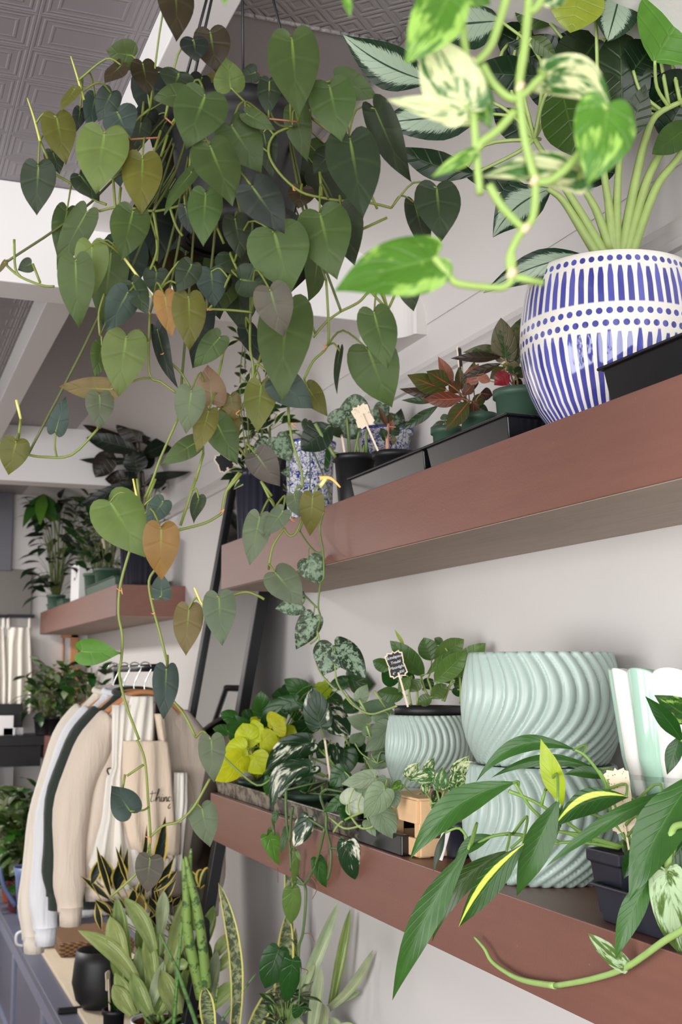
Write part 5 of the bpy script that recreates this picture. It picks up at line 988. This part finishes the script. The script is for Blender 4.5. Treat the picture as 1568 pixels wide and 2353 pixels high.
def shirt(y, cx, zn, ztip, zhem, w, mat, label, zcuff=None, name='sweatshirt', gap=.0, lean=.0, dep_=.026, cuff=True, nv=26):
    """sweatshirt on its hanger in the x-z plane: torso, sleeves hanging at its sides, ribbed cuffs and hem"""
    e = empty(name, (cx, y, zn), label, 'sweatshirt'); b = MB(); zcuff = zcuff or zhem; hw = w / 2; m = 36
    def tors(u, v):
        a = 2 * PI * u; z = zn + (zhem - zn) * v
        k = min(1, (zn - z) / (zn - ztip)); half = .055 + (hw - .055) * min(1, k) ** 1.15 if z > ztip else hw * (1 - .03 * (ztip - z) / (ztip - zhem))
        d = dep_ * (.35 + .65 * min(1, k * 1.3)) * (1 + .12 * math.sin(5 * a + 7 * v) * v)
        ca, sa = math.cos(a), math.sin(a)
        return V((cx + half * abs(ca) ** .75 * (1 if ca > 0 else -1) + lean * v, y + d * sa + .006 * math.sin(9 * v + 3 * a), z))
    b.grid(tors, m, nv)
    b.build('body', mat, e)
    for s in (-1, 1):
        b = MB(); p0 = V((cx + s * (hw - .035), y, ztip - .02)); p1 = V((cx + s * (hw + .03 + gap), y - .008, ztip + (zcuff - ztip) * .35)); p2 = V((cx + s * (hw + .035 + gap) + lean, y - .012, ztip + (zcuff - ztip) * .75)); p3 = V((cx + s * (hw + .03 + gap) + lean, y - .012, zcuff + .04))
        b.tube([V((cx + s * (hw - .075), y, ztip + .03)), p0, p1, p2, p3], lambda q: .026 + .03 * math.sin(min(1, q * 1.6 + .25) * PI / 2) - .022 * q * q + .0025 * math.sin(q * 26), seg=14, sub=6)
        for q in b.v: q.y = y - .006 + (q.y - y + .006) * .62
        b.build('sleeve', mat, e)
        if cuff: b = MB(); b.tube([p3 + V((0, 0, .008)), V((p3.x, p3.y, zcuff))], .031, .029, seg=20, smooth=False); b.build('cuff', mat, e)
    b = MB(); b.lathe([(hw * .97, zhem + .002), (hw * .95, zhem - .022), (hw * .93, zhem - .04), (hw * .9, zhem - .038)], V((cx + lean, y, 0)), 40, lambda an, z, r: r * dep_ / math.sqrt((dep_ * math.cos(an)) ** 2 + (r * math.sin(an)) ** 2)); b.build('hem', mat, e)
    b = MB(); b.tube([V((cx + .058 * math.cos(a), y + .03 * math.sin(a), zn + .002 + .008 * math.sin(a))) for a in [i * PI / 8 for i in range(17)]], .009, seg=8, sub=1); b.build('collar', mat, e)
    return e
def zz(u, v, y): return PY(u, v, y).z
def xx(u, v, y): return PY(u, v, y).x
yA_ = 3.47
xs0, xs1 = xx(188, 1750, yA_), xx(455, 1750, yA_)
for i, (u0, u1, vn, vt, vh, vc, dy, mt, lb) in enumerate((
    (196, 458, 1604, 1680, 2072, 2122, 0.0, MBEI, 'beige sweatshirt hanging at the front of the rack'),
    (176, 430, 1592, 1668, 2090, 2085, .10, MGRE, 'dark green sweatshirt hanging just behind the beige one'),
    (156, 400, 1590, 1668, 2108, 2165, .20, MWHI, 'white sweatshirt hanging third on the rack'),
    (138, 372, 1588, 1664, 2100, 2182, .30, MCRE, 'cream sweatshirt hanging furthest back on the rack'))):
    y = yA_ + dy; cx = (xx(u0, 1750, y) + xx(u1, 1750, y)) / 2; wd = xx(u1, 1750, y) - xx(u0, 1750, y)
    shirt(y, cx, zz(u0, vn, y), zz(u0, vt, y), zz(u0, vh, y) + .04, wd, mt, lb, zz(u0, vc, y), lean=-.01 * i)
    hanger(y, cx - RX, ('wooden hanger in the beige sweatshirt', 'wooden hanger in the dark green sweatshirt', 'wooden hanger in the white sweatshirt', 'wooden hanger in the cream sweatshirt')[i], wd=min(.17, wd * .43))
# canvas apron with handwriting, in front of the beige sweatshirt
MCAN, MAPR = cloth('natural_canvas', (228, 208, 186)), cloth('white_linen', (240, 234, 224))
ya = ypost - .045
def panel(b, pts, depth=.012, wave=.006, nu=16, nv=20, y=ya):
    """cloth panel filling the outline given as rows (v, u_left, u_right) in the photo, hung in the plane y"""
    def f(u, v):
        k = v * (len(pts) - 1); i = min(int(k), len(pts) - 2); q = k - i; r = [a + (c - a) * q for a, c in zip(pts[i], pts[i + 1])]
        p = PY(r[1] + (r[2] - r[1]) * u, r[0], y); p.y += wave * math.sin(u * 17 + v * 2) * (.3 + v) - depth * math.sin(PI * u); return p
    b.grid(f, nu, nv)
e = empty('canvas_apron', PY(320, 1600, ya), 'natural canvas apron with handwritten lettering hung over the beige sweatshirt', 'apron')
b = MB(); panel(b, [(1702, 282, 384), (1720, 280, 388), (1800, 278, 396), (1880, 280, 402), (1950, 300, 402), (1972, 345, 400)]); b.build('bib', MCAN, e, solid=.002)
b = MB(); panel(b, [(1600, 300, 352), (1650, 290, 352), (1705, 282, 352)], y=ya + .012); b.build('strap_band', MAPR, e, solid=.002)
b = MB(); panel(b, [(1640, 355, 378), (1705, 366, 384)], y=ya + .008, nu=4, nv=6); b.build('strap', MCAN, e, solid=.002)
b = MB(); panel(b, [(1620, 258, 300), (1760, 258, 284), (1790, 245, 290), (1880, 236, 296), (1990, 206, 330), (2040, 230, 345)], wave=.014, y=ya + .015, nu=22); b.build('tie_cloth', MAPR, e, solid=.002)
b = MB(); panel(b, [(1775, 400, 430), (1850, 398, 430), (1960, 376, 420), (2000, 374, 418)], wave=.008, y=ya + .02, nu=12); b.build('side_fold', MAPR, e, solid=.002)
b = MB(); panel(b, [(1890, 372, 416), (1964, 374, 414)], wave=.003, y=ya - .004, nu=6, nv=6); b.build('pocket', MCAN, e, solid=.002)
MEMB = simple('black_thread', (24, 22, 26), 0.8, 0.1)
b = MB()
def pen(tx, r=.9):
    p = [tuple(float(q) for q in w.split(',')) for w in tx.split()]
    pts = []
    for a, c in p:
        u, v = cpx('F', a, c); q = PY(u, v, ya); k = (u - 280) / 118; q.y = ya - .012 * math.sin(PI * min(1, max(0, k))) - .0045; pts.append(q)
    b.tube(pts, r * 1.25 / 1000, seg=5, sub=4)
pen('728,1375 722,1430 712,1475 725,1485 742,1470'); pen('704,1405 735,1402 768,1396')
pen('748,1482 775,1430 795,1385 800,1360 788,1368 775,1430 765,1485 780,1450 800,1438 805,1460 803,1484 815,1478')
pen('825,1440 820,1470 828,1486 842,1474'); pen('832,1415 834,1420'); pen('846,1440 846,1486 858,1452 874,1440 878,1462 878,1486 890,1474')
pen('925,1445 905,1440 892,1462 900,1484 918,1474 926,1448 924,1500 915,1545 900,1555 892,1540 930,1490 945,1470'); 
b.build('lettering', MEMB, e)
# black square buckle on the beige sweatshirt
b = MB(); q = [PY(*cpx('F', a, c), ya + .02) for a, c in ((292, 1162), (325, 1152), (345, 1180), (340, 1215), (308, 1220), (290, 1185))]
b.tube(q + [q[0]], .0022, seg=6, smooth=False); o = b.build('buckle', MBLK, e); o['label'] = 'black square buckle'
# ------------------------------------------------------------------ leaning mirror
tl, tr_ = PX(529, 1088, XW - .03), PX(640, 1180, XW - .03)
mz = tl.z; my1 = at_u(529, XW - .03, mz).y; my0 = at_u(600, XW - .09, PX(600, 1368, XW - .09).z).y
xb = XW - .30; n_ = None
def mp(s, q): return V((xb + (XW - .012 - xb) * q, my0 + (my1 - my0) * s, BENCH + .002 + (mz - BENCH) * q))
e = empty('leaning_mirror', mp(.5, 0), 'tall black-framed mirror leaning against the wall behind the shelves', 'mirror')
nn = (mp(1, 0) - mp(0, 0)).cross(mp(0, 1) - mp(0, 0)).normalized(); nn = nn if nn.x < 0 else -nn
for nm, a, c in (('side_frame', mp(0.02, 0), mp(0.02, 1)), ('side_frame', mp(.98, 0), mp(.98, 1)), ('end_frame', mp(0, .98), mp(1, .98)), ('end_frame', mp(0, .012), mp(1, .012))):
    b = MB(); b.bar(a, c, .035, .03, nn); b.build(nm, MBM, e, smooth=False, bevel=.002)
MMIR = simple('mirror_glass', (92, 90, 88), 0.04, 0.02, Metallic=1.0)
b = MB(); b.prism([mp(.03, .02), mp(.97, .02), mp(.97, .97), mp(.03, .97)], nn * .004); b.build('glass', MMIR, e, smooth=False)
b = MB(); b.prism([mp(.02, .01) - nn * .006, mp(.98, .01) - nn * .006, mp(.98, .98) - nn * .006, mp(.02, .98) - nn * .006], -nn * .004); b.build('backing', MNAVY, e, smooth=False)
# ------------------------------------------------------------------ second shelf in the distance
def far_plant(u, x, h, r, label, potm, n, R, Hh, ln, wd, sh, cols, zb, mats=None, rf=None, m=0, up=.5, droop=.3, nu=3, nv=6, lo=.15, stem=(90, 100, 50), seg=32):
    c = at_u(u, x, zb)
    if c.y > 6.28:
        r_ = ray(u, proj(V((x, 6.28, zb)))[1]); c = V((r_.x * 6.28 / r_.y, 6.28, zb))
    p = Plant('rubber_plant' if 'rubber plant in' in label else 'potted_plant', (c.x, c.y, zb), label, 'plant', Z=dep(c + V((0, 0, .2))), mats=mats or [MGLOSS], stemcol=stem)
    pot(p.e, c, zb + .0006, zb + h, r, potm, .82, rf=rf, seg=seg); p.base = V((c.x, c.y, zb + h - .008))
    if n: bush(p, p.base, n, R, Hh, ln, wd, sh, cols, m, up, nu, nv, lo=lo, droop=droop)
    return p
rbp = far_plant(322, .94, .2, .085, 'dark burgundy rubber plant in a ribbed black pot on the far shelf', MNAVY, 0, 0, 0, 0, 0, 'oval', 'x', UT, rf=ribs(22, .06), seg=132, stem=(58, 48, 38))
rbp.Z = dep(rbp.base)
rbp.S('J', '590,1420 585,1100 575,800 590,480', 7, 4, col=(64, 56, 40)); rbp.S('J', '610,1420 630,1250 620,1100; 590,1300 700,1180 760,1150', 4, 3)
rbp.L('J', '590,850 40,655 110 x; 560,900 75,780 170 X; 600,820 380,540 210 x z=-.02; 600,800 735,430 170 x; 620,830 935,430 95 x; 640,840 775,690 190 X; 620,950 1045,755 160 X; 590,1000 5,992 74 X; 330,910 165,1165 210 x z=-.02; 575,1120 530,900 220 X z=-.02; 600,1180 255,1180 170 x; 590,1200 15,1425 110 X; 700,1150 1085,1110 76 X; 560,430 625,160 160 e; 545,610 325,600 160 x; 700,500 520,480 130 x z=-.02; 640,470 720,280 120 e; 540,440 490,290 80 e; 600,1080 700,900 190 X; 610,1280 420,1120 170 X; 600,700 760,560 140 x; 560,740 400,700 170 x z=.02; 660,1240 860,1180 110 X; 590,960 420,850 180 x z=.02; 620,1330 300,1260 140 x', jit=.03, nu=5, nv=8, sh='oval', roll=30)
bush(rbp, rbp.base + V((.02, -.02, .02)), 40, .1, .2, .04, .014, 'lance', 'fXn'); rbp.petioles([], .2); rbp.done(MSTEM)
def far_tray(u0, u1, label, zb, x0=.85, x1=1.02, h=.05):
    y0, y1 = at_u(u1, x0, zb).y, at_u(u0, x0, zb).y; tray(label, x0, x1, y0, y1, zb, h, mat=MGRN)
far_tray(196, 262, 'green plastic tray of leafy plants on the far shelf', UT)
far_tray(106, 142, 'small green tray at the left end of the far shelf', UT, h=.045)
for u, lb in ((248, 'dark leafy plant in the green tray nearest the rubber plant'), (222, 'dark leafy plant in the middle of the green tray on the far shelf'), (200, 'dark leafy plant at the far end of the green tray')):
    p = far_plant(u, .93, .12, .06, lb, MGRN, 60, .14, .36, .085, .034, 'oval', 'ffnA', UT + .006, lo=.05); p.done(MSTEM)
marker('wooden-backed marker stick in the green tray on the far shelf', (254, 1292), (242, 1248), 14, 26, at_u(254, .88, UT).length * .99, face=False)
p = far_plant(128, .95, .07, .045, 'dense dark bushy plant at the left end of the far shelf', MGRN, 110, .18, .5, .10, .045, 'oval', 'fAAX', UT + .006, lo=.0, droop=.6)
b_ = P(100, 1135, dep(p.base)); p.st.tube([p.base, p.base + V((0, 0, .3)), b_], .006, .004, seg=6, col=lin((100, 120, 50)))
for k in range(7):
    a = k * .9; d = V((math.cos(a) * .5, math.sin(a) * .5, -.8)); leaf3(p.fol, b_, b_ + d * rnd(.17, .24), V((-.4, -1, .4)), .065, 'lance', pal('G' if k % 2 else 'N'), .1, .15, nu=4, nv=8)
p.done(MSTEM)
cwb = at_u(170, .87, UT); b = MB(); b.box(.87, .99, cwb.y - .12, cwb.y + .12, UT + .0006, UT + .19); tag(b.build('white_box', MCARD, smooth=False, bevel=.003), 'plain white box between the dark plants on the far shelf', 'box')
# low far shelf plants
for u, x, lb, n, cols, sh in ((205, .95, 'dark leafy plant on the low far shelf beside the clothes', 46, 'fnn', 'oval'), (150, .93, 'pale green spreading plant on the low far shelf', 80, 'jhuh', 'lance'), (118, .93, 'mixed pale foliage plant on the low far shelf', 60, 'jth', 'lance'), (100, .9, 'dark-leaved plant at the left end of the low far shelf', 34, 'fn', 'oval')):
    p = far_plant(u, x, .09, .05, lb, MBLK if u < 200 else MWPOT, n, .15, .26, .09, .035, sh, cols, LT, lo=.0, droop=.8); p.done(MSTEM)
ysl = at_u(140, .83, LT).y
b = MB(); b.box(XF - .003, XF + .001, at_u(97, XF, 1.2).y, at_u(91, XF, 1.2).y, LB + .02, LT - .015); o = b.build('tag', simple('blue_grey_card', (120, 138, 158), .5, .05), FARLOW, smooth=False); o['label'] = 'blue-grey card stuck on the front'
# far wall: picture frame, hanging aprons, flat panels for the dark recess, counter with a screen
yw = YF - .004
def fw(u, v, y=yw): return PY(u, v, y)
e = empty('framed_panel', fw(165, 1600), 'tall narrow wood-framed panel on the far wall beside the corner', 'picture frame')
def fbox(b, u0, u1, v0, v1, y, d): a, c = fw(u0, v1, y), fw(u1, v0, y); b.box(a.x, c.x, y - d, y, a.z, c.z)
b = MB(); fbox(b, 143, 176, 1462, 1610, yw - .01, .02); b.build('panel', simple('pale_print', (206, 204, 206), .5, .15, 20), e, smooth=False)
for nm, q in (('frame_side', (156, 178, 1458, 1612)), ('frame_side', (140, 144, 1458, 1612)), ('frame_top', (140, 178, 1456, 1466))):
    b = MB(); fbox(b, *q, yw, .045); b.build(nm, MHANG, e, smooth=False, bevel=.002)
b = MB(); fbox(b, -60, 34, 1060, 1310, yw, .03); tag(b.build('recess_panel', simple('recess_dark_grey', (104, 104, 112), .6, .1, 2), smooth=False, bevel=.004), 'large dark grey panel standing in for the recess high on the far wall', 'panel')  # flat panel coloured dark in place of a dark recess
b = MB(); fbox(b, -60, 74, 1310, 1418, yw, .02); o = b.build('recess_strip', simple('recess_dull_grey', (118, 114, 110), .7, .12, 2), smooth=False, bevel=.003); tag(o, 'dull grey strip standing in for the recess above the hanging aprons', 'board')  # lower part of the dark recess, again only a flat grey sheet
for i, (u0, u1, um, lb) in enumerate(((-40, 14, 8, 'pale apron hanging half out of view at the left edge'), (12, 74, 40, 'long pale linen apron hanging by two straps on the far wall'))):
    e = empty('hanging_apron', fw(um, 1420, yw - .05), lb, 'apron'); b = MB(); panel(b, [(1442, u0 + 8, u1 - 6), (1480, u0 + 2, u1 - 4), (1560, u0, u1), (1640, u0, u1)], wave=.02, y=yw - .06, nu=20); b.build('body', MAPR, e, solid=.003)
    for s in (u0 + 3, u1 - 10):
        b = MB(); panel(b, [(1416, s + 1, s + 7), (1446, s, s + 8)], wave=.001, depth=.002, y=yw - .06, nu=3, nv=4); b.build('strap', MAPR, e, solid=.003)
    b = MB(); fbox(b, u0 + 1, u1 + 1, 1414, 1420, yw - .0, .07); b.build('peg_bar', MBM, e, smooth=False)
yd_ = 6.26
e = empty('counter', (fw(0, 1720, yd_).x, yd_, 0), 'black counter in the far left corner with a screen on it', 'counter')
ztop_ = PY(60, 1690, yd_).z; xr = PY(104, 1700, yd_).x
b = MB(); b.box(-1.2, xr, yd_ - .02, yd_ + .26, ztop_ - .05, ztop_); b.build('worktop', MBM, e, smooth=False, bevel=.003)
b = MB(); b.box(-1.2, xr - .02, yd_, yd_ + .24, ztop_ - .15, ztop_ - .05); b.build('apron_rail', MBM, e, smooth=False)
for u in (-40, 78):
    x = PY(u, 1800, yd_).x; b = MB(); b.box(min(x, .52) - .06, min(x, .52) + .06, yd_ + .0, yd_ + .1, .001, ztop_ - .05); b.build('leg', MBM, e, smooth=False)
b = MB(); b.box(-1.1, PY(40, 1800, yd_).x, yd_ + .2, yd_ + .22, .3, ztop_ - .16); b.build('back_panel', MCARD, e, smooth=False)
e = empty('monitor', V((PY(10, 1690, yd_ + .16).x, yd_ + .16, ztop_)), 'black screen standing on the dark counter at the left edge', 'monitor')
b = MB(); a, c = PY(-60, 1672, yd_ + .16), PY(52, 1617, yd_ + .16); b.box(a.x, c.x, yd_ + .14, yd_ + .18, a.z, c.z); b.build('screen', MBLK, e, smooth=False, bevel=.004)
b = MB(); b.box(a.x + .05, a.x + .12, yd_ + .15, yd_ + .17, ztop_, a.z); b.build('stand', MBLK, e, smooth=False)
for nm, lb, q, m in (('paper_stack', 'pale grey folder leaning in front of the screen', (-10, 32, 1642, 1688), MCARD), ('card_reader', 'small white card reader on the dark counter', (6, 34, 1694, 1712), MCARD), ('notepad', 'white notepad beside the grey folder on the counter', (34, 54, 1672, 1688), MCARD)):
    b = MB(); y = yd_ + .02 if nm != 'notepad' else yd_ + .07
    a, c = PY(q[0], q[3], y), PY(q[1], q[2], y); b.box(a.x, c.x, y, y + .02, ztop_ + .0008, ztop_ + .0008 + c.z - a.z); tag(b.build(nm, m, smooth=False, bevel=.002), lb, nm.replace('_', ' '))
# potted plants crowding the far end of the bench
MORA = simple('orange_plastic', (176, 84, 48), .5, .12, 20); MDRED = simple('dark_red_glaze', (112, 44, 46), .35, .12, 20); MBLU = simple('blue_enamel', (96, 112, 150), .4, .1, 20)
spots = ((8, .66, 'orange', 'leafy plant in an orange pot at the left edge of the far bench', 'jgh'), (36, .67, 'orange', 'plant with pale striped leaves in the second orange pot from the left', 'uuj'), (62, .70, 'black', 'bushy plant in a black pot beside the orange pots on the bench', 'gnN'), (20, .85, 'red', 'dark red pot with pale striped leaves behind the orange pots', 'ujg'), (55, .88, 'red', 'tall leafy plant in a dark red pot near the far counter', 'gnh'), (88, .84, 'orange', 'leafy plant in an orange pot half behind the cream sweatshirt', 'nfg'))
for u, x, pm, lb, cols in spots:
    x = max(x, .70); c = at_u(u, x, BENCH)
    if c.y > 6.08:
        r_ = ray(u, 2000); c = V((max(.68, r_.x * 6.08 / r_.y), 6.08 - .25 * (x > .8), BENCH))
    p = Plant('potted_plant', (c.x, c.y, BENCH), lb, 'plant', mats=[MGLOSS, MDRA], stemcol=(90, 110, 50))
    pot(p.e, c, BENCH + .0006, BENCH + .14, .07, {'orange': MORA, 'red': MDRED, 'black': MBLK}[pm]); bush(p, V((c.x, c.y, BENCH + .13)), 70, .14, .30 if x < .8 else .42, .13, .045, 'oval', cols, m=1 if 'u' in cols else 0, lo=.0, droop=.6); p.done(MSTEM)
c = PX(72, 2003, .68); e = empty('watering_can', (c.x, 5.55, BENCH), 'slate blue watering can on the bench beside the sleeves', 'watering can')
c.y = 5.5; c.x = .66; b = MB(); b.lathe([(0, BENCH + .001), (.05, BENCH + .001), (.062, BENCH + .03), (.075, BENCH + .2), (.085, BENCH + .24), (.08, BENCH + .24), (.07, BENCH + .2), (0, BENCH + .05)], V((c.x + .03, c.y, 0)), 28); b.build('body', MBLU, e)
b = MB(); b.tube([V((c.x - .04, c.y, BENCH + .08)), V((c.x - .09, c.y, BENCH + .16)), V((c.x - .11, c.y, BENCH + .24))], .012, .008); b.build('spout', MBLU, e)
b = MB(); b.tube([V((c.x + .1, c.y, BENCH + .22)), V((c.x + .15, c.y, BENCH + .18)), V((c.x + .14, c.y, BENCH + .1)), V((c.x + .1, c.y, BENCH + .06))], .006); b.build('handle', MBLU, e)
c = at_u(74, .63, BENCH); e = empty('white_mug', (c.x, c.y, BENCH), 'white mug standing by the cuffs of the sweatshirts', 'mug')
b = MB(); b.lathe([(0, BENCH + .0006), (.034, BENCH + .0006), (.04, BENCH + .09), (.037, BENCH + .09), (.033, BENCH + .01), (0, BENCH + .01)], V((c.x, c.y, 0)), 28); b.build('body', MWPOT, e)
b = MB(); b.tube([V((c.x - .037, c.y, BENCH + .075)), V((c.x - .06, c.y, BENCH + .065)), V((c.x - .06, c.y, BENCH + .03)), V((c.x - .036, c.y, BENCH + .02))], .005); b.build('handle', MWPOT, e)
# ------------------------------------------------------------------ camera, daylight
cd = bpy.data.cameras.new('camera'); cam = bpy.data.objects.new('camera', cd); C.objects.link(cam)
cam.matrix_world = Matrix(((RT.x, UP.x, -FW.x, 0), (RT.y, UP.y, -FW.y, 0), (RT.z, UP.z, -FW.z, H0), (0, 0, 0, 1)))
cd.sensor_fit = 'VERTICAL'; cd.sensor_height = 36.0; cd.lens = F / 2353 * 36.0; cd.clip_start = 0.02
cd.dof.use_dof = True; cd.dof.focus_distance = 1.6; cd.dof.aperture_fstop = 11.0
bpy.context.scene.camera = cam
w = bpy.data.worlds.new('World'); bpy.context.scene.world = w; w.use_nodes = True
bg = w.node_tree.nodes['Background']; bg.inputs[0].default_value = (0.94, 0.96, 1.0, 1); bg.inputs[1].default_value = 1.6
def area(name, loc, rot, sx, sy, e, col):
    l = bpy.data.lights.new(name, 'AREA'); l.shape = 'RECTANGLE'; l.size, l.size_y = sx, sy; l.energy = e; l.color = col
    o = bpy.data.objects.new(name, l); C.objects.link(o); o.location = loc; o.rotation_euler = rot; return o
area('daylight_back_window', (-1.08, YB + 0.03, 1.36), (PI / 2, 0, 0), 3.6, 2.0, 58, (1.0, 0.985, 0.96))
area('daylight_left_window', (XL + 0.03, -0.1, 1.36), (0, -PI / 2, 0), 2.0, 2.9, 74, (1.0, 0.985, 0.96))
area('fill_light_far', (-0.9, 5.6, CEIL - .03), (0, 0, 0), .5, .9, 48, (1.0, .97, .93))  # added fill that brightens the far end, no visible source there
sc = bpy.context.scene
sc.view_settings.view_transform = 'Standard'; sc.view_settings.look = 'None'; sc.view_settings.gamma = 1.0
sc.view_settings.use_curve_mapping = False; sc.view_settings.exposure = 0.92
sc.cycles.max_bounces = 8; sc.cycles.diffuse_bounces = 4; sc.cycles.caustics_reflective = False; sc.cycles.caustics_refractive = False
sc.cycles.use_denoising = True
for o in list(bpy.data.objects):
    if '_w' in o: del o['_w']
